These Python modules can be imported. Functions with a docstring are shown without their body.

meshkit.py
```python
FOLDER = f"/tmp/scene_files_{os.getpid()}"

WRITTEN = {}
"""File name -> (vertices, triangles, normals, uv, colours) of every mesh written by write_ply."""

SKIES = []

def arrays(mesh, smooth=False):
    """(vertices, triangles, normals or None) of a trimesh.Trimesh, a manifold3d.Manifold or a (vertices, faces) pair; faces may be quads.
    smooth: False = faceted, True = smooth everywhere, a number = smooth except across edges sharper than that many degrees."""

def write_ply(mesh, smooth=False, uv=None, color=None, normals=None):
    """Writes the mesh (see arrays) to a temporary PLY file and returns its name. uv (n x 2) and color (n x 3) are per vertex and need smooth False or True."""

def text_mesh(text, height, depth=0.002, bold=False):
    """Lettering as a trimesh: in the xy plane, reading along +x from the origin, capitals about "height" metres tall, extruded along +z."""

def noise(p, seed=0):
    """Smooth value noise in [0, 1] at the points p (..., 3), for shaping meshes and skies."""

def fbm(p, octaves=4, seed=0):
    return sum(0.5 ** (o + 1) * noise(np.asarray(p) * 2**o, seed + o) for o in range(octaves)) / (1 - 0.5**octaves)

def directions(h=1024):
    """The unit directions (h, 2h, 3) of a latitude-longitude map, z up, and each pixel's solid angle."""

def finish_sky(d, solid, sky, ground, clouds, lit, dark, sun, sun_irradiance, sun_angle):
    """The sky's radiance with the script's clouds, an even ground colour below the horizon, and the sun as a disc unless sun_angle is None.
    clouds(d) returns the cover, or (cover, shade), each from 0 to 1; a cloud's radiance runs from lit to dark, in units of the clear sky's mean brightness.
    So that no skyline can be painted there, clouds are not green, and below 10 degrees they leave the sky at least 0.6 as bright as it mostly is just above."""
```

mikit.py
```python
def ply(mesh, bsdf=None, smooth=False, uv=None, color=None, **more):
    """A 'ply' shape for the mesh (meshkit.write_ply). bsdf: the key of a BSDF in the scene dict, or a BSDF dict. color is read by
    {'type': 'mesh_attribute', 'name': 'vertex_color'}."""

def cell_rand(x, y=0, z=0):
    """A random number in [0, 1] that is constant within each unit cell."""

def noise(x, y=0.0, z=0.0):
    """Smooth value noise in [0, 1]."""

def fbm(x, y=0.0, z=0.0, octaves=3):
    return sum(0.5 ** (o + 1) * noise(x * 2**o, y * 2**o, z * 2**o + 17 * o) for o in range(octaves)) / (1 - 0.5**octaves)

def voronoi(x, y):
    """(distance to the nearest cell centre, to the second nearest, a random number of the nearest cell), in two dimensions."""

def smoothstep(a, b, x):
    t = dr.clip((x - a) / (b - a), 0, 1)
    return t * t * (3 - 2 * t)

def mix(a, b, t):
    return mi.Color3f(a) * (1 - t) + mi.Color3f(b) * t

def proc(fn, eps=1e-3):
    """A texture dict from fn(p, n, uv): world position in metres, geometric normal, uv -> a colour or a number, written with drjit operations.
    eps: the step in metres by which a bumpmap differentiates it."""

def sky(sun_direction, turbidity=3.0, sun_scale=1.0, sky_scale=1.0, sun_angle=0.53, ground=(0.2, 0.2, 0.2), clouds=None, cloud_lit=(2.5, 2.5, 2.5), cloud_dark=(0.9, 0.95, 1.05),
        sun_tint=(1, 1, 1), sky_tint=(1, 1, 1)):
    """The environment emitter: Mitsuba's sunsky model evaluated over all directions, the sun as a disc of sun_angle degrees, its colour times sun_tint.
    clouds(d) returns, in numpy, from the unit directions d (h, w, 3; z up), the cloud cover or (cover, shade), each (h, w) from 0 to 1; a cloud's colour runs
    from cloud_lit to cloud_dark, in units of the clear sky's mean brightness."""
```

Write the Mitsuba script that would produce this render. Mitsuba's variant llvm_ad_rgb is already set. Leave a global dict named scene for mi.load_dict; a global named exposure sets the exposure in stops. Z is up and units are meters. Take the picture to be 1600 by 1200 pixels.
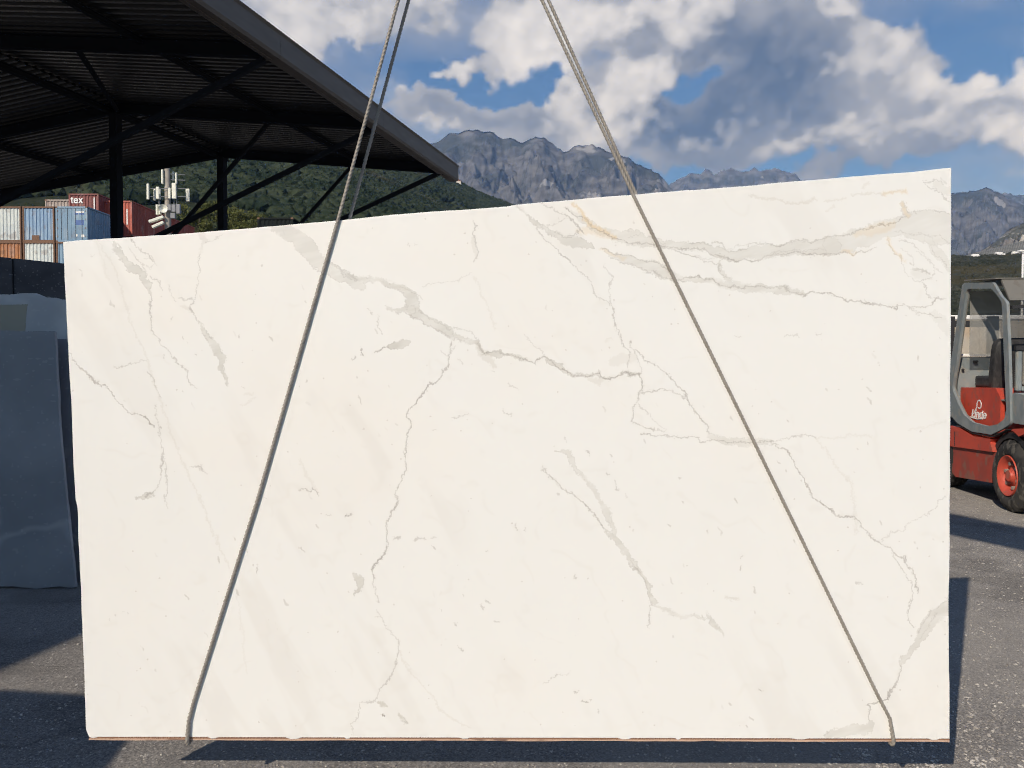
import math, numpy as np, trimesh, mitsuba as mi, drjit as dr, mikit, meshkit, shapely
from shapely.geometry import Polygon
from mikit import proc, noise, fbm, voronoi, cell_rand, smoothstep, mix

# ------------------------------------------------------------------ camera, sky, exposure
T = mi.ScalarTransform4f
scene, labels = {}, {}
PITCH = math.atan(35 / 1256)
HAZE = True
scene['camera'] = {'type': 'perspective', 'fov': 2 * math.degrees(math.atan(800 / 1256)), 'fov_axis': 'x', 'near_clip': 0.05, 'far_clip': 40000.0,
                   'to_world': T().look_at(origin=[0, 0, 1.6], target=[0, math.cos(PITCH), 1.6 - math.sin(PITCH)], up=[0, 0, 1])}
SUN = np.array([-0.825, -1.37, 1.0])
exposure = 1.66

# cloud masses by direction: azimuth, elevation, half width, half height in degrees, and how strong
PUFFS = [(-14.5, 22.9, 5.61, 2.16),(-15.8, 20.5, 2.53, 1.67),(-10.7, 22.6, 3.52, 1.65),(-6.9, 23.2, 2.45, 1.29),(-5.0, 19.7, 1.71, 0.71),(-3.2, 19.4, 1.35, 0.79),(-2.3, 20.1, 0.81, 0.47),(0.0, 21.1, 2.79, 2.21),(2.3, 22.4, 4.03, 2.24),(6.7, 23.0, 6.97, 2.2),(12.4, 22.0, 6.67, 3.28),(17.5, 21.5, 6.31, 3.23),(21.9, 20.2, 3.41, 2.86),(25.3, 19.0, 2.53, 1.96),(3.8, 17.5, 1.8, 2.01),(7.0, 17.6, 3.97, 2.39),(11.6, 16.2, 3.42, 2.2),(15.4, 17.5, 6.09, 3.08),(21.1, 17.0, 4.19, 2.82),(-7.2, 17.4, 3.58, 1.05),(-3.6, 16.5, 5.42, 1.47),(0.9, 16.1, 4.51, 1.64),(4.5, 15.4, 3.58, 1.65),(9.0, 14.9, 3.92, 1.44),(13.8, 14.5, 4.59, 1.3),(18.4, 14.4, 4.36, 1.35),(22.7, 13.9, 4.46, 1.47),(26.4, 14.1, 2.83, 1.69),(26.4, 16.3, 1.78, 1.54),(28.6, 15.7, 1.88, 1.27),(30.9, 15.6, 1.63, 1.28),(32.0, 13.2, 1.75, 1.79),(28.2, 14.1, 2.07, 1.48),(35.3, 16.0, 3.17, 2.66),(39.0, 17.2, 4.09, 3.42),(-23.4, 17.8, 5.94, 3.99),(-32.2, 18.6, 7.66, 4.93),(0.0, 27.2, 9.79, 2.06),(17.4, 26.8, 9.24, 2.31),(30.8, 25.7, 4.42, 1.53),(-13.2, 27.9, 6.97, 1.98)]
HOLES = [(13.1, 18.5, 1.02, 1.32, 1.6),(11.9, 18.1, 0.69, 0.79, 1.1),(14.6, 19.3, 0.59, 0.61, 0.9),(-1.8, 18.0, 3.16, 0.52, 1.1),(-9.0, 19.7, 3.11, 1.55, 1.2),(30.4, 19.3, 2.61, 2.2, 1.4),(25.3, 21.2, 1.46, 1.18, 1.3),(1.6, 18.5, 0.72, 0.56, 0.7),(19.6, 11.8, 8.33, 0.57, 0.6)]
LIT = [(0.0, 21.3, 2.34, 1.61, 1),(2.3, 22.2, 2.69, 1.36, 0.95),(1.4, 19.6, 1.98, 1.26, 1),(4.5, 22.8, 3.12, 1.34, 0.9),(8.9, 23.3, 4.34, 0.96, 0.8),(12.8, 22.7, 3.38, 1.24, 0.65),(9.0, 18.5, 2.54, 1.57, 1),(7.2, 17.0, 1.86, 1.53, 1),(10.9, 19.5, 1.47, 1.01, 0.95),(3.7, 17.3, 1.17, 1.61, 0.8),(-4.5, 19.7, 2.25, 0.63, 0.8),(-14.5, 22.5, 4.3, 1.81, 0.75),(-16.2, 20.3, 2.1, 1.12, 0.55),(-6.7, 18.3, 2.24, 0.36, 1),(-9.0, 18.2, 1.77, 0.36, 0.8),(5.0, 15.3, 1.88, 0.99, 0.7),(-5.4, 15.7, 1.8, 0.58, 0.55),(21.9, 21.7, 1.23, 0.71, 0.9),(24.4, 19.0, 2.28, 1.59, 0.62),(21.5, 18.4, 1.16, 1.12, 0.35),(26.4, 16.6, 1.64, 1.03, 0.9),(28.6, 15.7, 1.38, 0.8, 0.7),(30.9, 16.2, 1.5, 0.78, 1),(31.8, 13.5, 1.29, 1.44, 0.9),(23.1, 14.5, 3.36, 0.77, 0.75),(19.0, 13.6, 1.84, 0.4, 0.6),(12.9, 15.1, 2.55, 0.73, 0.42),(28.1, 14.4, 1.6, 1.11, 0.55),(7.2, 15.3, 1.15, 0.74, 0.5),(-10.7, 22.8, 2.63, 1.1, 0.35),(-6.9, 23.4, 2.23, 1.11, 0.4),(35.3, 17.0, 2.61, 1.66, 0.8),(39.0, 18.1, 3.12, 1.86, 0.7),(-23.4, 19.3, 4.71, 2.16, 0.7)]
DARK = [(15.4, 17.3, 4.71, 2.4, 1),(11.6, 16.0, 3.0, 1.45, 0.85),(17.9, 19.4, 3.21, 2.24, 0.8),(9.0, 20.5, 2.19, 1.0, 0.35),(20.0, 15.9, 2.75, 1.09, 0.7),(13.3, 13.5, 5.02, 0.58, 0.6),(22.3, 12.7, 4.85, 0.55, 0.65),(0.0, 15.9, 3.61, 0.91, 0.35),(-5.0, 16.6, 2.7, 0.57, 0.4),(14.6, 20.8, 2.09, 1.34, 0.5),(28.2, 12.9, 2.07, 0.6, 0.5),(31.3, 12.0, 1.94, 0.51, 0.5)]


def clouds(d):
    az, el = np.degrees(np.arctan2(d[..., 0], d[..., 1])), np.degrees(np.arcsin(np.clip(d[..., 2], -1, 1)))
    q = np.stack([az, el * 1.2, np.zeros_like(az)], -1)
    a = az + (meshkit.fbm(q * .42 + 7, 5, 3) - .5) * 4.2 + (meshkit.fbm(q * 1.5 + 7, 3, 13) - .5) * 1.0
    e = el + (meshkit.fbm(q * .42 + 91, 5, 5) - .5) * 3.2 + (meshkit.fbm(q * 1.5 + 9, 3, 15) - .5) * .9

    def field(L, power):
        s = np.zeros_like(a)
        for q_ in L:
            r2 = ((a - q_[0]) / q_[2]) ** 2 + ((e - q_[1]) / q_[3]) ** 2
            s = s + (q_[4] if len(q_) > 4 else 1) * np.exp(-r2 ** power)
        return s

    s = field(PUFFS, 1.5) - field(HOLES, 1.0)
    far = np.clip(np.clip((el - 31) / 8, 0, 1) + np.clip((np.abs(az) - 46) / 10, 0, 1), 0, 1)
    wide = meshkit.fbm(np.stack([d[..., 0], d[..., 1], d[..., 2] * 2.2], -1) * 4.2 + 11, 5, 8)
    s = s * (1 - far) + far * np.clip((wide - .60) * 6, -.2, .9)
    n1 = meshkit.fbm(q * .9 + 31, 5, 21)
    body = s + (n1 - .5) * .55
    cover = np.clip((body - .20) / .68, 0, 1)
    cover = cover * cover * (3 - 2 * cover) * np.clip((el + 1) / 6, 0, 1)
    veil = (.55 - .35 * far) * np.clip((meshkit.fbm(q * np.array([.10, .22, 1]) + 5, 5, 40) - .40) * 3.2, 0, 1)
    cover = 1 - (1 - cover) * (1 - veil)
    lit = field(LIT, 1.3)
    lit = (1 - np.exp(-1.5 * np.clip(lit * (1 + (n1 - .5) * 1.1) + (n1 - .5) * .75 - .14, 0, 9))) * (1 - far) + far * np.clip(wide * 1.6 - .55, 0, .6)
    n3 = meshkit.fbm(q * 1.15 + 3, 5, 60) - .5
    n4 = meshkit.fbm((q + np.array([-.35, .5, 0])) * 1.15 + 3, 5, 60) - .5
    shade = .60 + .42 * (1 - np.exp(-1.1 * field(DARK, .9))) * (1 - far) - .66 * lit + (n3 * .30 + (n4 - n3) * .45) * (.3 + .7 * lit) + .10 * np.clip(body - 1, 0, 1)
    return cover, np.clip(shade, 0, 1)


scene['sky'] = mikit.sky(SUN, turbidity=2.5, sky_scale=.60, clouds=clouds, cloud_lit=(4.6, 4.5, 4.55), cloud_dark=(.48, .70, 1.18), sky_tint=(.80, 1.12, 1.56), sun_tint=(.955, 1.115, 1.53), ground=(.2, .19, .18))


# ------------------------------------------------------------------ helpers
def numbered(name, pool=None):
    pool = names if pool is None else pool
    if name not in pool:
        pool.add(name)
        return name
    i = 1
    while f'{name}_{i:03d}' in pool:
        i += 1
    pool.add(f'{name}_{i:03d}')
    return f'{name}_{i:03d}'


names = set()


def say(key, label=None, cat=None, group=None, kind=None):
    labels[key] = {k: v for k, v in dict(label=label, category=cat, group=group, kind=kind).items() if v}
    return key


def thing(name, label, cat, group=None):
    return say(numbered(name), label, cat, group)


def add(name, mesh, bsdf, parent=None, smooth=False, **more):
    key = numbered(f'{parent}__{name}' if parent else name)
    scene[key] = mikit.ply(mesh, bsdf, smooth=smooth) if not isinstance(mesh, dict) else {**mesh}
    if more:
        say(key, **more)
    return key


def M(v, f):
    return trimesh.Trimesh(np.asarray(v, float), np.asarray(f, int), process=False)


def cat(ms):
    return trimesh.util.concatenate([m for m in ms])


def box(cx, cy, cz, sx, sy, sz, c=0.0):
    """Axis box about a centre; c > 0 chamfers its edges."""
    if c <= 0:
        m = trimesh.creation.box((sx, sy, sz))
    else:
        c = min(c, .45 * min(sx, sy, sz))
        p = []
        for a in (-1, 1):
            for b in (-1, 1):
                for d in (-1, 1):
                    x, y, z = a * sx / 2, b * sy / 2, d * sz / 2
                    p += [(x - a * c, y - b * c, z), (x - a * c, y, z - d * c), (x, y - b * c, z - d * c)]
        m = trimesh.convex.convex_hull(np.array(p))
    m.apply_translation((cx, cy, cz))
    return m


def beam(p, q, w, h, up=(0, 0, 1), c=0.0):
    """Bar from p to q, w wide and h high."""
    p, q = np.array(p, float), np.array(q, float)
    d = q - p
    L = np.linalg.norm(d)
    d /= L
    s = np.cross(d, up)
    s /= np.linalg.norm(s)
    u = np.cross(s, d)
    m = box(0, 0, 0, L, w, h, c)
    A = np.eye(4)
    A[:3, 0], A[:3, 1], A[:3, 2], A[:3, 3] = d, s, u, (p + q) / 2
    if np.linalg.det(A[:3, :3]) < 0:
        A[:3, 1] *= -1
    m.apply_transform(A)
    return m


def ibeam(p, q, w, h, t=.02, up=(0, 0, 1)):
    up = np.array(up, float)
    d = np.array(q, float) - np.array(p, float)
    d /= np.linalg.norm(d)
    s = np.cross(d, up)
    u = np.cross(s, d)
    u /= np.linalg.norm(u)
    o = u * (h / 2 - t / 2)
    p, q = np.array(p, float), np.array(q, float)
    return cat([beam(p + o, q + o, w, t, up), beam(p - o, q - o, w, t, up), beam(p, q, t * .8, h - 2 * t - .001, up)])


def tube(path, r, n=10, lobes=0, pitch=.1, closed_ends=True):
    """Round bar along a path; lobes > 0 twists that many strands into it."""
    P = np.array(path, float)
    t = np.gradient(P, axis=0)
    t /= np.linalg.norm(t, axis=1, keepdims=True)
    a = np.cross(t[0], [0.13, .97, .2])
    a /= np.linalg.norm(a)
    A = []
    for k in range(len(P)):
        a = a - t[k] * (a @ t[k])
        a /= np.linalg.norm(a)
        A.append(a)
    A = np.array(A)
    B = np.cross(t, A)
    s = np.concatenate([[0], np.cumsum(np.linalg.norm(np.diff(P, axis=0), axis=1))])
    ph = np.arange(n) * 2 * np.pi / n
    rr = np.broadcast_to(np.asarray(r, float), (len(P),))
    rad = rr[:, None] * (np.ones(n)[None] if not lobes else (.60 + .40 * np.abs(np.cos(lobes / 2 * (ph[None] - s[:, None] / pitch * 2 * np.pi / 1)))))
    V = P[:, None] + rad[..., None] * (np.cos(ph)[None, :, None] * A[:, None] + np.sin(ph)[None, :, None] * B[:, None])
    V = V.reshape(-1, 3)
    i, j = np.meshgrid(np.arange(len(P) - 1), np.arange(n), indexing='ij')
    j2 = (j + 1) % n
    q = np.stack([i * n + j, i * n + j2, (i + 1) * n + j2, (i + 1) * n + j], -1).reshape(-1, 4)
    F = [q[:, [0, 1, 2]], q[:, [0, 2, 3]]]
    if closed_ends:
        V = np.vstack([V, P[:1], P[-1:]])
        k = np.arange(n)
        e = (len(P) - 1) * n
        F += [np.stack([k * 0 + len(V) - 2, (k + 1) % n, k], 1), np.stack([k * 0 + len(V) - 1, e + k, e + (k + 1) % n], 1)]
    return M(V, np.vstack(F))


def resample(path, step):
    P = np.array(path, float)
    s = np.concatenate([[0], np.cumsum(np.linalg.norm(np.diff(P, axis=0), axis=1))])
    u = np.linspace(0, s[-1], max(2, int(s[-1] / step)))
    return np.stack([np.interp(u, s, P[:, k]) for k in range(3)], 1)


def lathe(profile, n=40):
    """Closed revolve about the x axis: profile of (x, r)."""
    pr = np.array(profile, float)
    ph = np.arange(n) * 2 * np.pi / n
    V = np.stack([np.broadcast_to(pr[:, :1], (len(pr), n)), pr[:, 1:] * np.cos(ph), pr[:, 1:] * np.sin(ph)], -1).reshape(-1, 3)
    i, j = np.meshgrid(np.arange(len(pr) - 1), np.arange(n), indexing='ij')
    j2 = (j + 1) % n
    q = np.stack([i * n + j, i * n + j2, (i + 1) * n + j2, (i + 1) * n + j], -1).reshape(-1, 4)
    return M(V, np.vstack([q[:, [0, 1, 2]], q[:, [0, 2, 3]]]))


def prism(poly, O, ex, ez, en, depth):
    """A polygon (shapely or points) in the plane O + x ex + z ez, extruded by depth along en."""
    poly = poly if hasattr(poly, 'area') else Polygon(poly)
    m = cat([trimesh.creation.extrude_polygon(g_, depth, engine='earcut') for g_ in getattr(poly, 'geoms', [poly]) if g_.geom_type == 'Polygon' and g_.area > 1e-8])
    A = np.eye(4)
    A[:3, 0], A[:3, 1], A[:3, 2], A[:3, 3] = ex, ez, en, O
    m.apply_transform(A)
    if np.linalg.det(A[:3, :3]) < 0:
        m.invert()
    return m


def put(m, A, o):
    """Moves a mesh into the frame with axes A (columns) at o."""
    B = np.eye(4)
    B[:3, :3], B[:3, 3] = A, o
    m = m.copy()
    m.apply_transform(B)
    if np.linalg.det(B[:3, :3]) < 0:
        m.invert()
    return m


rng = np.random.default_rng(7)


# ------------------------------------------------------------------ materials
def diffuse(key, fn):
    scene[key] = {'type': 'twosided', 'bsdf': {'type': 'diffuse', 'reflectance': fn if isinstance(fn, dict) else {'type': 'rgb', 'value': list(fn)}}}


def princ(key, col, rough=.5, spec=.5, metallic=0.0, bump=None, scale=1.0, **k):
    c = col if isinstance(col, dict) else {'type': 'rgb', 'value': list(col)}
    b = {'type': 'principled', 'base_color': c, 'roughness': rough, 'specular': spec, 'metallic': metallic, **k}
    if bump is not None:
        b = {'type': 'bumpmap', 'arbitrary': bump, 'scale': scale, 'bsdf': b}
    scene[key] = {'type': 'twosided', 'bsdf': b}


def worn(a, b, f=3.0, lo=.45, hi=.65, g=14.0, dirt=(.12, .10, .08), amount=.25):
    """Two tones of paint with grainy dirt patches."""
    def fn(p, n, uv):
        t = smoothstep(lo, hi, fbm(p.x * f + 5, p.y * f, p.z * f * .6, 4))
        c = mix(a, b, t)
        m = smoothstep(.56, .68, fbm(p.x * g, p.y * g + 3, p.z * g * .5, 3))
        return mix(c, dirt, m * amount)
    return proc(fn)


def asphalt(p, n, uv):
    big = fbm(p.x * .35, p.y * .35, 0, 4)
    f1, f2, r = voronoi(p.x * 75, p.y * 75)
    g1, g2, r2 = voronoi(p.x * 31 + 3.3, p.y * 31)
    fine = noise(p.x * 210, p.y * 210)
    mid = fbm(p.x * 4.5, p.y * 4.5, 8, 4)
    c = mix((.160, .150, .138), (.218, .205, .187), smoothstep(.3, .7, .5 * big + .5 * mid))
    c = c * (.60 + .76 * fine)
    c = mix(c, mix((.085, .082, .08), (.34, .325, .30), r), smoothstep(.45, .28, f1) * .7)
    c = mix(c, (.42, .395, .36), smoothstep(.17, .10, g1) * smoothstep(.86, .90, r2) * .75)
    dust = smoothstep(.52, .68, fbm(p.x * .9 + 4, p.y * .9, 6, 5))
    c = mix(c, (.27, .255, .23), dust * .35)
    stain = smoothstep(.62, .72, fbm(p.x * 1.1 + 40, p.y * 1.1, 3, 5))
    crack = smoothstep(.010, .0, dr.abs(fbm(p.x * .55 + 60, p.y * .55, 2, 5) - .5)) * smoothstep(.5, .6, fbm(p.x * .3, p.y * .3 + 9, 0, 2))
    return c * (1 - .25 * stain) * (1 - .45 * crack)


def asphalt_h(p, n, uv):
    f1, f2, r = voronoi(p.x * 75, p.y * 75)
    return smoothstep(.5, .1, f1) * r + .6 * noise(p.x * 190, p.y * 190)


princ('m_asphalt', proc(asphalt), rough=.85, spec=.3, bump=proc(asphalt_h), scale=.004)


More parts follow.
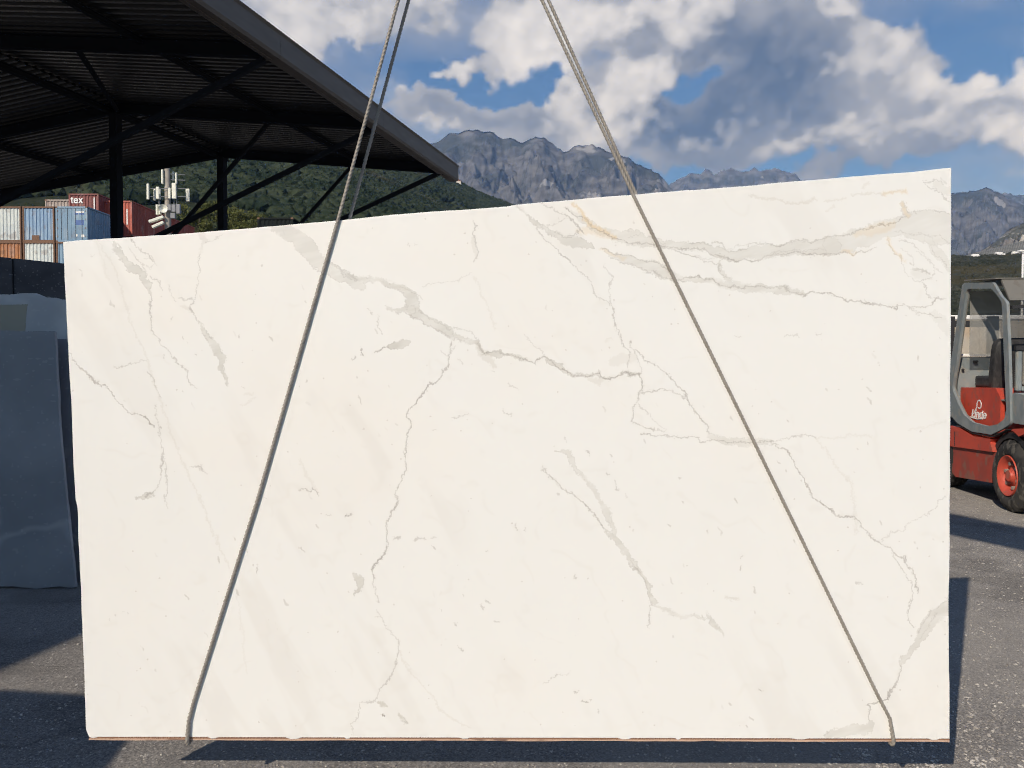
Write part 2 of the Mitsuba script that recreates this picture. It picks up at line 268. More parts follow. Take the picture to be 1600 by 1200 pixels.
# ------------------------------------------------------------------ the marble: its veins in millimetres of the slab's own face
VEINS = [
 ('b',0.75,[116,1788,2.2,129,1757,13.5,152,1727,11.2,185,1696,15.8,215,1682,11.2,242,1637,13.5,246,1610,4.5]),
 ('l',0.7,[246,1610,2.2,248,1558,4.5,249,1512,2.2,251,1474,1.8,281,1440,2,308,1406,2.2,342,1360,2.2,382,1329,1.8,380,1304,3.4,393,1281,2.2,409,1274,1.3]),
 ('l',0.65,[173,1804,2,205,1775,2.7,239,1745,2.2,275,1707,1.3]),
 ('l',0.4,[171,1775,2.2,197,1738,2.2,213,1707,3.4,238,1677,2.2]),
 ('b',0.9,[419,1501,2.2,434,1485,9,457,1444,9,479,1410,15.8,497,1376,15.8,499,1338,9,513,1304,4.5,521,1283,2.2]),
 ('l',0.6,[419,1745,2.2,425,1700,2.7,422,1643,1.6,411,1603,3.4,389,1553,4.5,407,1523,2.2,419,1501,2.2]),
 ('b',0.45,[431,1817,6.8,449,1794,11.2,433,1778,4.5,419,1745,2.2]),
 ('l',0.35,[449,1787,4.5,472,1787,3.4,502,1812,2.2]),
 ('f',0.42,[61,1802,2.2,124,1682,2.2,183,1497,2,234,1365,2.2,300,1156,2,327,1087,2.2,372,978,2.2,423,863,1.8,479,721,1.8,522,630,1.8]),
 ('f',0.28,[61,1784,2.2,78,1716,2.2,100,1655,2.2]),
 ('f',0.25,[535,572,2.2,557,485,2.2,578,254,2.2]),
 ('l',0.75,[-44,1394,2.2,-28,1365,2.2,20,1326,6.8,49,1292,6.8,88,1272,2,122,1228,2.2,156,1194,2.2,202,1178,2.2,231,1160,4.5,254,1135,5.6]),
 ('l',0.6,[262,1210,1.3,266,1171,1.3,277,1110,2.2,281,1064,2.2,290,1041,4.5,280,996,5.6,279,954,3.4,256,909,2.7,228,881,9]),
 ('b',0.75,[186,872,2.2,209,874,6.8,228,883,13.5,251,893,2.2]),
 ('l',0.5,[290,1041,2.2,296,977,2.7,300,932,4,297,874,2.2,301,840,1.3]),
 ('l',0.5,[110,1344,1.8,156,1349,4.5,181,1360,2.2,234,1367,2]),
 ('l',0.55,[233,1326,4.5,256,1297,2.7,278,1240,1.3]),
 ('b',0.6,[695,1845,15.8,736,1822,24.8,774,1802,27,808,1764,29.2,837,1732,31.5,875,1699,24.8,920,1669,18,966,1644,15.8,993,1633,13.5,1013,1629,4.5]),
 ('b',0.8,[880,1723,3.4,932,1680,3.4,966,1660,6.8,1011,1649,9,1056,1653,7.9,1106,1637,9,1146,1619,11.2,1173,1595,20.2,1176,1568,22.5,1178,1545,20.2,1214,1523,15.8,1252,1500,15.8,1293,1475,18,1322,1457,9,1360,1439,5.6,1406,1428,6.8,1433,1394,5.6,1466,1387,6.8,1529,1390,4.5]),
 ('b',0.7,[1087,1552,2.2,1135,1545,7.9,1173,1547,13.5]),
 ('l',0.55,[1320,1484,2.2,1349,1482,2.2,1372,1475,2.2,1394,1462,2.2,1408,1439,2.2,1433,1399,2.2]),
 ('f',0.5,[1406,1426,13.5,1435,1385,18,1453,1367,13.5,1473,1347,6.8]),
 ('b',0.8,[1433,1394,2.2,1466,1399,2.2,1523,1390,4.5,1552,1378,7.9,1608,1356,2.7,1647,1383,2.2,1658,1367,9,1698,1349,10.1,1721,1329,6.8,1755,1320,4.5,1788,1322,5.6,1833,1315,5.6,1860,1300,3.4,1889,1309,2.2,1923,1331,2.7,1950,1318,7.9,1983,1320,3.4]),
 ('l',0.95,[1406,1428,1.8,1433,1394,2.2,1466,1396,2.2,1523,1390,2.2,1608,1356,2.2,1647,1383,2.2,1698,1342,2.7,1755,1320,2.2,1833,1318,2.2,1860,1300,2.2,1889,1309,2.2,1923,1331,2.2,1950,1318,4.5,1983,1320,3.1,1984,1275,3.6,1977,1248,2.7,1966,1221,2.2,1955,1196,1.8,1950,1151,1.8,1980,1138,1.6,2069,1118,1.3]),
 ('f',0.45,[1799,1304,9,1829,1291,11.2,1851,1304,6.8]),
 ('l',0.5,[1966,1221,2,1995,1196,2,2036,1151,1.8,2074,1124,1.3]),
 ('l',0.75,[1979,1250,2.2,2006,1264,2.5,2051,1268,2.5,2102,1262,2.2,2140,1241,2.2]),
 ('l',0.7,[1877,1578,1.6,1889,1511,2,1904,1466,2.2,1922,1417,2.5,1943,1399,3.1,1938,1342,2.2]),
 ('l',0.6,[1949,1439,4.5,1947,1421,2.2,1972,1360,2.2,1988,1342,2.2,1983,1313,2.2]),
 ('l',0.75,[1961,1405,1.6,1994,1372,2.5,2057,1338,2.2,2091,1304,2.5,2125,1275,2.5,2147,1237,2.9,2170,1196,2.7,2204,1152,4.5,2226,1107,2.2]),
 ('l',0.8,[1989,1108,3.6,2047,1104,2.5,2114,1104,2.2,2159,1102,2.5,2197,1086,2.7,2231,1091,3.1,2287,1084,2.2,2349,1084,2.2,2399,1078,2.2,2443,1080,2.2]),
 ('b',0.55,[2222,1102,4.5,2287,1086,13.5,2349,1082,15.8,2399,1080,11.2,2443,1080,4.5]),
 ('l',0.6,[2443,1080,2.2,2499,1096,2.2,2550,1103,2.2,2595,1098,1.3]),
 ('f',0.35,[2595,1098,2.2,2695,1103,2.2,2783,1103,2.2]),
 ('f',0.3,[2916,1119,2.2,2982,1141,2.2,3044,1155,2.2]),
 ('f',0.38,[2595,1096,2.2,2640,1035,2.2,2689,972,2.7,2719,946,2.2,2728,871,2.2,2731,826,2.2,2739,758,2.2]),
 ('l',0.85,[2443,1078,2,2511,1035,2.7,2522,1006,2.7,2556,950,2.9,2586,896,2.9,2653,844,2.7,2680,824,2.5,2731,817,2.9,2754,788,2.2,2799,747,2.2,2826,723,2.5,2855,711,2.2,2900,680,2.2,2927,642,2.5,2946,590,2.2,2957,554,1.8]),
 ('l',0.6,[2860,702,2.2,2901,642,2.2,2935,585,2,2938,540,2,2925,506,2.2,2920,488,2.2,2925,460,2.2,2941,426,3.4]),
 ('l',0.45,[2833,734,1.8,2859,770,2,2892,773,2,2936,804,2,2987,827,2.2,3013,856,2,3019,879,2,3052,895,1.8]),
 ('b',0.65,[3071,513,22.5,3054,504,20.2,3030,486,20.2,2997,445,20.2,2971,404,22.5,2953,370,11.2,2931,335,11.2,2907,317,10.1,2899,290,4.5]),
 ('l',0.75,[2899,290,3.4,2884,237,5.6,2866,203,6.8,2851,168,4.5,2817,164,4.5,2784,159,4.5,2795,145,3.4,2787,111,3.4,2796,95,4.5]),
 ('b',0.7,[2798,88,11.2,2792,70,15.8,2774,65,18,2718,60,20.2,2673,50,18,2639,36,6.8]),
 ('l',0.8,[1320,1439,2.2,1308,1383,2.9,1306,1349,2.7,1286,1331,2.7,1270,1304,2.7,1236,1286,4,1218,1252,3.6,1190,1218,4.5,1165,1195,3.1,1161,1161,2.2,1172,1145,3.1,1160,1123,2.9,1156,1071,2.2,1153,1014,2.5,1155,987,2.2,1137,952,2.2,1121,900,2.7,1125,873,3.4,1109,843,3.4,1098,815,3.4,1089,793,3.1,1091,763,2.7,1088,713,2.9,1074,678,4,1052,657,6.8,1031,621,2.2,1044,563,2,1049,511,1.8]),
 ('l',0.55,[1281,1405,1.6,1304,1383,2,1333,1421,1.6]),
 ('l',0.45,[1048,476,4.5,1060,453,2.2,1089,414,2,1119,369,3.1,1128,339,3.6,1112,292,2.7,1089,235,5.6,1054,195,2.7,1038,153,5.6,980,141,2.2,978,90,3.4,950,67,2.2,961,25,2.2]),
 ('l',0.6,[1119,369,2.7,1128,339,3.4,1112,292,2.5,1088,230,3.6]),
 ('f',0.4,[1132,334,3.4,1141,309,2.2,1176,242,2.2,1244,173,2.2,1267,132,2.7,1324,86,2.7,1381,59,2.2]),
 ('l',0.85,[1631,1001,1.8,1654,965,2.2,1699,924,2.5,1755,888,2.5,1812,834,2.9,1860,777,3.1]),
 ('b',0.75,[1860,775,2.2,1891,741,9,1918,714,9,1948,664,10.1,1982,626,6.8,2005,592,6.8,2018,546,6.8,2028,516,11.2,2019,503,2.2]),
 ('l',0.6,[1948,664,2.2,1982,619,2.7,2000,589,2.2,2014,539,2.2,2016,500,2.2,2014,455,2.7,2008,425,1.8]),
 ('b',0.55,[1685,1051,2.2,1726,1038,7.9,1744,1004,11.2,1760,977,5.6,1789,947,6.8,1823,902,6.8,1846,864,9,1868,834,11.2,1880,800,6.8,1891,755,6.8]),
 ('b',0.55,[2021,503,2.2,2066,489,5.6,2100,473,6.8,2129,462,4.5,2174,469,3.4,2208,460,3.4]),
 ('b',0.8,[2217,470,4.5,2235,452,9,2253,433,9,2267,415,6.8,2278,397,2.2]),
 ('l',0.6,[1393,1865,2.2,1408,1836,4.5,1395,1809,3.4,1408,1776,4.5,1406,1742,3.6,1395,1722,2.2]),
 ('f',0.4,[1395,1791,6.8,1397,1758,6.8,1404,1735,4.5]),
 ('f',0.4,[1392,1664,2.2,1417,1623,2.2,1455,1529,2.2,1473,1484,2.2]),
 ('l',0.45,[1574,1466,1.8,1601,1428,1.8,1647,1383,1.8]),
 ('l',0.7,[966,1372,2.2,978,1383,3.6]),
 ('l',0.8,[1001,1410,3.4,1003,1392,6.8]),
 ('l',0.8,[1044,1397,3.4,1071,1408,3.8,1094,1415,2.2]),
 ('b',0.95,[1094,1415,4.5,1109,1419,11.2,1132,1426,13.5,1157,1433,13.5]),
 ('l',0.6,[1015,1552,2.2,1035,1530,2.7]),
 ('l',0.55,[1060,1523,2,1055,1484,2.7,1069,1457,1.8]),
 ('b',0.8,[1534,1914,2.2,1563,1898,3.4,1590,1869,2.7,1615,1846,9,1637,1837,6.8]),
 ('b',0.7,[1630,1846,2.2,1653,1828,9,1675,1811,11.2,1709,1793,18,1753,1784,20.2,1787,1775,13.5,1809,1768,4.5]),
 ('l',0.6,[1630,1915,2.2,1675,1897,2.5,1720,1875,2.9,1747,1853,4.5,1776,1819,6.8]),
 ('l',0.5,[1653,1842,1.8,1686,1846,1.8,1720,1864,2.2]),
 ('l',0.6,[1769,1835,3.4,1749,1808,2.7,1713,1802,2.2,1677,1815,2.2]),
 ('l',0.65,[1612,1842,2.2,1630,1808,4.5,1664,1775,2.2,1698,1746,2.9,1731,1723,4.5,1758,1690,2.2,1799,1652,2.2,1826,1600,2.5,1877,1562,2.5,1891,1522,2]),
 ('l',0.45,[1854,1701,1.8,1877,1656,3.4,1868,1611,2.5,1882,1569,2.2]),
 ('g',0.95,[1746,1924,2.7,1776,1886,5,1803,1846,6.8,1843,1819,6.8,1892,1797,4.5]),
 ('g',0.4,[1765,1819,11.2,1794,1828,13.5,1820,1815,9,1865,1801,6.8]),
 ('g',0.4,[1839,1757,4.5,1877,1743,6.8,1921,1725,4.5]),
 ('b',0.6,[1713,1902,2.2,1753,1882,7.9,1798,1852,11.2,1832,1823,11.2,1876,1808,13.5,1914,1801,22.5,1954,1796,24.8,1999,1781,18,2044,1778,15.8,2099,1774,13.5,2155,1767,13.5,2211,1760,11.2,2255,1744,18,2311,1731,18,2366,1746,20.2,2411,1746,22.5,2466,1753,22.5,2532,1757,24.8,2588,1761,27,2643,1765,31.5]),
 ('b',0.42,[2643,1765,29.2,2698,1783,36,2753,1798,33.8,2808,1820,31.5,2863,1833,31.5,2917,1838,45,2973,1831,51.8,3028,1826,54,3058,1826,54]),
 ('l',0.85,[1713,1902,2.2,1753,1877,2.7,1791,1866,2.2,1809,1835,2.9,1854,1812,3.1,1899,1792,2.7,1943,1781,2.2,2010,1772,2.2,2066,1769,2.2,2155,1760,2.2,2211,1751,2.5,2266,1729,2.9,2311,1717,3.1,2360,1715,2.9,2411,1731,2.7,2477,1737,2.2,2555,1744,2.9,2570,1732,2.7,2654,1745,2.5,2714,1743,2.7,2758,1743,2,2795,1761,1.8]),
 ('l',0.7,[2144,1782,2.2,2188,1773,2.2,2226,1769,2.5,2239,1784,2.2,2253,1778,2.2,2277,1753,2.2,2315,1746,2.7,2340,1755,2.7,2348,1771,2.7,2344,1777,2.2,2404,1777,2.2,2444,1766,2.5,2481,1777,2.5,2514,1786,2.2,2576,1788,2.2,2625,1790,2.5,2642,1801,2.5,2698,1810,2.7,2752,1827,2.7,2807,1842,2.7,2862,1849,2.7,2899,1869,3.6]),
 ('b',0.6,[2881,1913,6.8,2888,1886,9,2910,1871,6.8]),
 ('g',0.55,[2881,1913,4.5,2890,1886,6.8,2908,1869,4.5]),
 ('g',0.38,[2720,1807,9,2764,1816,15.8,2819,1825,15.8,2851,1838,9]),
 ('g',0.7,[2752,1827,2.2,2807,1842,3.4,2862,1849,3.4]),
 ('g',0.6,[2687,1750,4.5,2705,1748,6.8,2720,1743,4.5]),
 ('l',0.7,[2899,1886,2.2,2943,1884,2.2,2998,1886,2.2,3047,1877,1.8]),
 ('b',0.62,[1843,1757,3.4,1877,1741,11.2,1921,1725,13.5,1977,1709,18,2022,1698,20.2,2055,1678,20.2,2100,1660,13.5,2134,1651,9,2182,1651,11.2,2234,1644,9,2278,1637,11.2,2312,1628,13.5,2367,1617,13.5,2434,1617,15.8,2489,1610,11.2,2556,1601,4.5,2583,1606,2.2]),
 ('l',0.8,[1838,1761,2.2,1877,1748,2.2,1921,1739,2.5,1977,1725,2.5,2022,1716,2.2,2078,1680,2.2,2116,1651,2.2,2178,1662,2.2,2223,1646,2.2,2312,1624,2.7,2367,1628,2.2,2405,1622,2.9,2456,1626,2.2,2501,1608,2.7,2545,1599,2.9,2583,1606,2.2,2656,1599,2.7,2700,1583,3.4,2756,1568,4.5,2800,1563,3.6,2866,1552,2.7,2893,1554,2.2]),
 ('l',0.65,[1865,1730,2.2,1921,1707,2.2,1977,1694,2.2,2033,1674,2.2,2067,1662,2.2,2134,1642,2.2]),
 ('l',0.65,[2893,1559,2.2,2948,1552,2.7,2987,1561,2.2,2998,1583,6.8,3042,1583,2.2]),
 ('l',0.55,[2904,1556,2.2,2937,1534,2.2,2988,1527,2.7,3017,1518,2.2]),
 ('l',0.65,[2044,1769,2.2,2099,1754,2.7,2166,1733,2.7,2222,1709,2.5,2238,1700,2.5,2256,1704,2.2]),
 ('b',0.7,[2260,1711,4.5,2260,1684,6.8,2271,1666,6.8,2289,1651,6.8]),
 ('l',0.6,[2262,1706,2.2,2256,1684,2.7,2267,1660,2.7,2291,1666,2.2]),
 ('f',0.55,[2358,1939,4.5,2398,1935,3.4,2442,1932,3.1,2487,1919,3.1,2557,1916,3.1,2579,1932,3.8,2592,1929,2.2]),
 ('f',0.45,[2619,1923,3.4,2663,1925,3.4,2685,1931,2.9]),
 ('f',0.5,[2707,1942,2.2,2806,1944,2.7,2854,1953,3.6,2865,1961,3.1,2894,1959,3.1]),
 ('g',0.5,[2817,1946,4.5,2854,1953,5.6,2894,1959,5.6]),
 ('l',0.5,[2953,1992,3.1,2997,1992,4,3025,1974,2.7]),
 ('l',0.5,[2955,1987,2.2,2971,1970,3.4,3004,1952,2.7,3019,1943,3.6,3026,1928,5,3048,1912,3.6]),
 ('b',0.3,[2997,1974,11.2,3026,1959,13.5,3050,1952,13.5]),
 ('f',0.4,[2764,1988,3.4,2751,1964,4.5]),
 ('f',0.35,[2652,1905,3.4,2619,1887,2.7]),
 ('g',0.6,[2834,1791,4.5,2846,1765,4.5,2855,1741,4.5,2882,1727,4.5,2893,1714,3.4]),
 ('l',0.4,[2835,1787,2.2,2853,1738,2.2,2890,1721,2.2,2893,1683,2.2,2909,1658,2.2,2947,1647,2.9,2986,1660,2.7,2997,1687,2.2,2963,1731,2.2,2918,1771,3.1,2879,1787,2.9]),
 ('l',0.42,[2920,1687,2.2,2946,1683,6.8,2975,1674,5.6]),
 ('b',0.32,[2931,1676,13.5,2964,1669,15.8,2979,1656,9]),
 ('l',0.5,[2958,1643,2.2,2969,1610,2.9,2987,1585,2.2]),
 ('b',0.4,[2969,1793,11.2,2989,1765,15.8,3011,1736,18,3036,1705,13.5,3049,1687,9]),
 ('l',0.4,[2978,1776,2.2,3000,1736,2.2,3041,1694,2.2]),
 ('b',0.25,[2999,1527,13.5,3026,1510,15.8,3044,1465,11.2]),
 ('f',0.3,[780,1013,4.5,802,956,6.8,836,904,4.5]),
 ('l',0.55,[383,987,2.2,395,994,3.6,418,991,4.5,427,973,3.6,447,971,1.3]),
 ('l',0.8,[772,912,2,790,908,2.2,806,903,2.7,818,919,2.7,831,908,3.6,836,892,2.7]),
 ('l',0.5,[630,891,1.8,646,887,2.2,662,876,1.8]),
 ('l',0.5,[582,699,2.2,584,685,4]),
 ('l',0.6,[621,628,3.4,621,616,2.2]),
 ('l',0.5,[88,445,2.2,90,443,2.2]),
 ('l',0.5,[111,457,2.7,116,457,2.7]),
 ('l',0.5,[134,466,2.2,137,466,2.2]),
 ('l',0.5,[151,461,3.6,155,457,3.1]),
 ('b',0.9,[969,602,4.5,987,591,11.2,987,575,11.2,978,554,7.9,966,533,2.2]),
 ('l',0.75,[940,819,4.5,952,822,5,966,824,2.2]),
 ('l',0.45,[870,817,2.2,892,815,4.5]),
 ('l',0.5,[1116,736,6.8,1132,742,6.8]),
 ('l',0.6,[1184,734,5,1200,736,4.5,1221,736,2.2]),
 ('l',0.5,[1234,741,2.7,1257,745,3.4]),
 ('l',0.65,[1243,711,2.7,1259,702,5]),
 ('l',0.6,[1423,501,4.5,1432,492,3.6]),
 ('l',0.6,[1441,515,3.4,1450,506,4.5]),
 ('l',0.5,[1468,442,3.6,1486,440,3.4]),
 ('l',0.6,[1338,354,2.7,1349,340,3.4]),
 ('b',0.9,[1054,151,4.5,1065,144,6.8,1079,133,4.5]),
 ('l',0.9,[1067,103,5.6,1074,98,6.8]),
 ('b',0.95,[1127,103,3.4,1141,89,6.8,1154,73,2.2]),
 ('l',0.75,[1686,255,2.2,1698,253,3.6]),
 ('l',0.45,[1643,223,2,1671,239,1.8,1693,251,2.2,1716,249,1.8,1739,258,1.6]),
 ('l',0.6,[1752,196,2.2,1764,189,3.4,1775,201,1.8]),
 ('l',0.8,[1782,159,3.1,1796,155,4]),
 ('l',0.5,[1812,164,2.2,1818,169,2.2]),
 ('l',0.6,[1839,128,2.2,1839,119,2.2]),
 ('l',0.8,[2399,199,3.1,2413,197,3.6]),
 ('l',0.7,[1789,1054,2.2,1798,1047,3.4,1802,1038,1.8]),
 ('l',0.7,[1861,975,2.7,1868,966,4.5,1879,966,2.2]),
 ('l',0.6,[1891,941,2.7,1904,923,4.5,1911,916,1.8]),
 ('l',0.4,[1924,907,2.2,1931,889,1.8]),
 ('l',0.7,[2333,671,2.2,2341,682,3.6]),
 ('l',0.75,[2337,636,3.4,2339,643,2.7]),
 ('f',0.6,[2282,529,3.4,2302,525,4.5,2325,525,3.4]),
 ('l',0.5,[1754,615,2.2,1756,599,3.4]),
 ('l',0.5,[1543,788,2.2,1545,765,2.7]),
 ('l',0.5,[1575,781,2.7,1575,772,2.7]),
 ('l',0.5,[1443,698,2.7,1446,696,2.7]),
 ('l',0.4,[1279,489,2.2,1281,484,2.7]),
 ('l',0.5,[1325,439,2.2,1331,430,2.9]),
 ('l',0.4,[1055,327,2.7,1052,322,2.7]),
 ('l',0.4,[1247,1125,2.2,1256,1125,2.2]),
 ('l',0.5,[1315,1159,1.6,1342,1164,2.7,1371,1173,1.6]),
 ('l',0.5,[1496,1193,2.2,1507,1184,2.2,1527,1180,2.7]),
 ('l',0.4,[1342,1367,2.2,1354,1360,2.9]),
 ('l',0.4,[1455,1336,2.2,1469,1329,3.4]),
 ('l',0.4,[1516,1291,2.9,1541,1275,2.7,1554,1268,1.3]),
 ('l',0.4,[1710,1097,2.7,1717,1083,2.7]),
 ('l',0.45,[1044,451,2.2,1055,451,2.9]),
 ('l',0.5,[1161,1781,2,1165,1772,2.9]),
 ('l',0.4,[1188,1778,2.2,1197,1776,2.2]),
 ('l',0.4,[2484,1450,1.8,2491,1454,2,2513,1448,2.2,2520,1459,1.8,2527,1448,1.8]),
 ('l',0.4,[2313,1459,2.2,2331,1454,2.7]),
 ('l',0.4,[2591,1465,2.7,2606,1463,2.2]),
 ('l',0.4,[291,1388,3.4,296,1376,4]),
 ('l',0.5,[404,1392,3.4,408,1390,3.4]),
 ('l',0.4,[576,1276,2.7,578,1272,2.7]),
 ('f',0.35,[581,1249,2.2,608,1247,2.7]),
 ('f',0.35,[571,1211,3.4,599,1222,2.9,617,1236,2.2]),
 ('l',0.35,[327,1512,4.5,332,1524,3.4]),
 ('l',0.4,[42,1739,2.7,46,1741,2.7]),
 ('l',0.5,[351,1596,4.5,374,1585,5.6,392,1589,4.5]),
 ('f',0.4,[362,1562,6.8,387,1548,9,401,1539,4.5]),
 ('f',0.3,[1945,1376,22.5,1889,1365,18]),
 ('l',0.35,[2745,582,6.8,2759,584,6.8]),
 ('f',0.3,[1878,1443,4.5,1855,1432,2.2]),
 ('f',0.3,[2417,1017,2.2,2401,1062,1.8]),
 ('l',0.45,[310,1632,1.8,324,1598,1.8,342,1580,1.8]),
 ('l',0.4,[229,1729,1.8,252,1743,1.8,268,1716,1.8,252,1693,1.8,229,1707,1.8]),
 ('l',0.5,[252,1675,2.2,272,1653,2.7,287,1621,2.2]),
 ('l',0.4,[925,1687,1.8,961,1674,2.2,979,1656,2.2]),
 ('l',0.45,[921,1683,2.2,939,1660,2.7,961,1651,2.2]),
 ('l',0.5,[1135,1628,1.8,1169,1610,2.2,1203,1592,2.7,1216,1579,2.2]),
 ('l',0.45,[1196,1552,2,1232,1523,2.2,1282,1493,2.2,1309,1475,2.2]),
 ('l',0.5,[1119,1538,2,1169,1529,2,1218,1505,2.2,1268,1473,2.2,1315,1451,2.2]),
 ('l',0.4,[1322,1478,1.8,1324,1455,1.8]),
 ('l',0.35,[1214,1628,1.8,1259,1642,1.8,1332,1650,1.8,1395,1682,1.8]),
 ('l',0.4,[2166,1738,1.8,2218,1722,2,2262,1729,2]),
 ('l',0.45,[1932,1796,1.8,1988,1810,2,2021,1787,2,2066,1778,2.2]),
 ('l',0.4,[2262,1755,2,2311,1764,2,2339,1775,2]),
 ('l',0.45,[2378,1724,2,2455,1746,1.8,2532,1750,1.8,2621,1754,1.8]),
 ('l',0.4,[2886,1754,1.8,2919,1727,2,2926,1687,1.8]),
 ('l',0.4,[2933,1816,1.8,2973,1798,1.8,3017,1793,1.8,3052,1775,1.8]),
 ('l',0.4,[2930,1743,1.8,2965,1723,2,2992,1691,2,3028,1669,1.8]),
 ('l',0.35,[2858,1820,1.8,2907,1807,1.8,2962,1807,1.8]),
 ('l',0.4,[3019,477,2,2988,427,2.2,2962,386,2.2]),
 ('l',0.45,[3062,534,2,3023,504,2.2,2992,463,2.2,2957,408,2.7]),
]
SO, SX = np.array([-1.52918, 2.86, .23511]), np.array([.99981, -.0195, 0.0])
SN = np.array([-.0195, -.99981, 0.0])


def marble(p, n, uv):
    u = ((p.x - SO[0]) * SX[0] + (p.y - SO[1]) * SX[1]) * 1000
    v = (p.z - SO[2]) * 1000
    j = fbm(u * .035, v * .035, 2, 3) - .5
    k = fbm(u * .035 + 40, v * .035, 9, 3) - .5
    j2 = noise(u * .16, v * .16, 4) - .5
    k2 = noise(u * .16 + 90, v * .16, 6) - .5
    j3, k3 = noise(u * .42, v * .42, 14) - .5, noise(u * .42 + 30, v * .42, 16) - .5
    x, y = u + j * 22 + j2 * 7 + j3 * 4, v + k * 22 + k2 * 7 + k3 * 4
    grain = fbm(u * .02 + 3, v * .02, 1, 4)
    fill, line, faint, gold, halo = mi.Float(0), mi.Float(0), mi.Float(0), mi.Float(0), mi.Float(0)
    thin = {'l': .58, 'b': 1.0, 'f': .8, 'g': .8}
    soft = .10 + .30 * smoothstep(.35, .65, fbm(u * .011, v * .011, 21, 2))
    for kind, s, a in VEINS:
        best = mi.Float(1e6)
        for i in range(0, len(a) - 5, 3):
            ax, ay, aw, bx, by, bw = a[i:i + 6]
            aw, bw = aw * thin[kind], bw * thin[kind]
            dx, dy = bx - ax, by - ay
            inv = 1.0 / max(dx * dx + dy * dy, 1e-3)
            px, py = x - ax, y - ay
            h = dr.clip((px * dx + py * dy) * inv, 0, 1)
            best = dr.minimum(best, dr.sqrt(dr.square(px - dx * h) + dr.square(py - dy * h)) - (aw + (bw - aw) * h))
        if kind == 'b':
            fill = dr.maximum(fill, s * dr.clip(.5 - best * soft, 0, 1))
            line = dr.maximum(line, .55 * s * dr.clip(1 - dr.abs(best + .6) * .42, 0, 1) * smoothstep(.35, .62, grain))
        elif kind == 'l':
            line = dr.maximum(line, s * dr.clip(.52 - best * .34, 0, 1))
            halo = dr.maximum(halo, s * dr.clip(1 - best * .09, 0, 1))
        elif kind == 'f':
            faint = dr.maximum(faint, s * smoothstep(5, -3, best))
        else:
            gold = dr.maximum(gold, s * smoothstep(7, -5, best))
    cloudy = fbm(u * .0022 + 9, v * .0022, 5, 4)
    warm = smoothstep(.42, .72, fbm(u * .0013, v * .0019 + 4, 12, 3))
    c = mix((.795, .806, .788), (.800, .796, .762), warm)
    c = mix(c, (.772, .784, .765), smoothstep(.5, .75, cloudy) * .5)
    wisp = smoothstep(.035, .0, dr.abs(fbm(u * .004 + v * .0022, v * .0035 - u * .001, 30, 4) - .5))
    c = mix(c, (.66, .64, .59), wisp * .13 * smoothstep(.42, .65, grain))
    speck = voronoi(u * .021, v * .021)
    c = mix(c, (.56, .53, .49), smoothstep(.075, .03, speck[0] + .07 * (noise(u * .2, v * .2) - .5)) * smoothstep(.90, .95, speck[2]) * .55)
    al, ac = .5 * u - .866 * v, .866 * u + .5 * v
    veil = smoothstep(.52, .70, fbm(al * .0022 + 3, ac * .0105, 17, 4)) * smoothstep(.42, .60, fbm(u * .0012 + 8, v * .0012, 3, 2))
    c = mix(c, (.70, .69, .655), veil * .32)
    fl = voronoi(al * .0125 + .35 * noise(u * .06, v * .06, 3), ac * .030 + .35 * noise(u * .06 + 9, v * .06, 5))
    c = mix(c, (.47, .455, .42), smoothstep(.15, .05, fl[0]) * smoothstep(.87, .92, fl[2]) * smoothstep(.48, .60, fbm(u * .0022 + 5, v * .0022, 40, 3)) * .45)
    streak = fbm(u * .012 + v * .004, v * .05 - u * .016, 7, 4)
    c = mix(c, (.60, .595, .555), fill * dr.clip(.80 + 1.1 * (streak - .5), .25, 1))
    c = mix(c, (.66, .645, .60), halo * halo * .34 * (.4 + 1.2 * (grain - .3)))
    c = mix(c, (.60, .58, .53), faint * .75)
    c = mix(c, (.72, .575, .36), gold * .75)
    return mix(c, (.32, .305, .28), line * (.56 + .75 * (fbm(u * .03, v * .03, 8, 3) - .2)) * .95)


princ('m_marble', proc(marble), rough=.30, spec=.45)


def raw_edge(p, n, uv):
    u = (p.x - SO[0]) * 1.0
    t = (p.z - SO[2] - .0071 * u) / .0118 + .35 * (fbm(u * 6, p.z * 90, 0, 3) - .5)
    c = mix((.52, .36, .27), (.25, .135, .085), smoothstep(.50, .62, t))
    return mix(c, (.20, .12, .09), smoothstep(.62, .72, fbm(u * 9, p.z * 60, 3, 3)))


princ('m_raw_edge', proc(raw_edge), rough=.8)
princ('m_rope', proc(lambda p, n, uv: mix((.20, .18, .155), (.34, .32, .285), fbm(p.x * 60, p.y * 60, p.z * 60, 3))), rough=.55, spec=.5)
princ('m_dark_steel', (.035, .037, .042), rough=.6)
princ('m_crane', worn((.52, .33, .05), (.48, .29, .05)), rough=.5)

# ------------------------------------------------------------------ ground
R = 9000.0
g = M([(-R, -R, 0), (R, -R, 0), (R, R, 0), (-R, R, 0)], [(0, 1, 2), (0, 2, 3)])
add('ground', g, 'm_asphalt', kind='structure')

# ------------------------------------------------------------------ the hanging slab
OUT = [(0, 0), (3.0766, .0218), (3.066, .40), (3.0638, .7259), (3.061, 1.0632), (3.0508, 2.0355), (2.904, 2.0207), (2.4196, 1.9832), (2.165, 1.9621), (2.1383, 1.9614), (1.887, 1.9433), (1.534, 1.9135), (1.5183, 1.9091), (1.1249, 1.8816), (.8537, 1.8556),
       (.3993, 1.819), (.0656, 1.7974), (.0, 1.7940), (-.0628, 1.7888), (-.0549, 1.558), (-.039, 1.1025), (-.0333, .8732), (-.027, .8473), (-.0250, .8273), (-.0258, .7583), (-.0177, .5275), (-.0102, .2493), (-.0064, .0396), (.004, .012)]


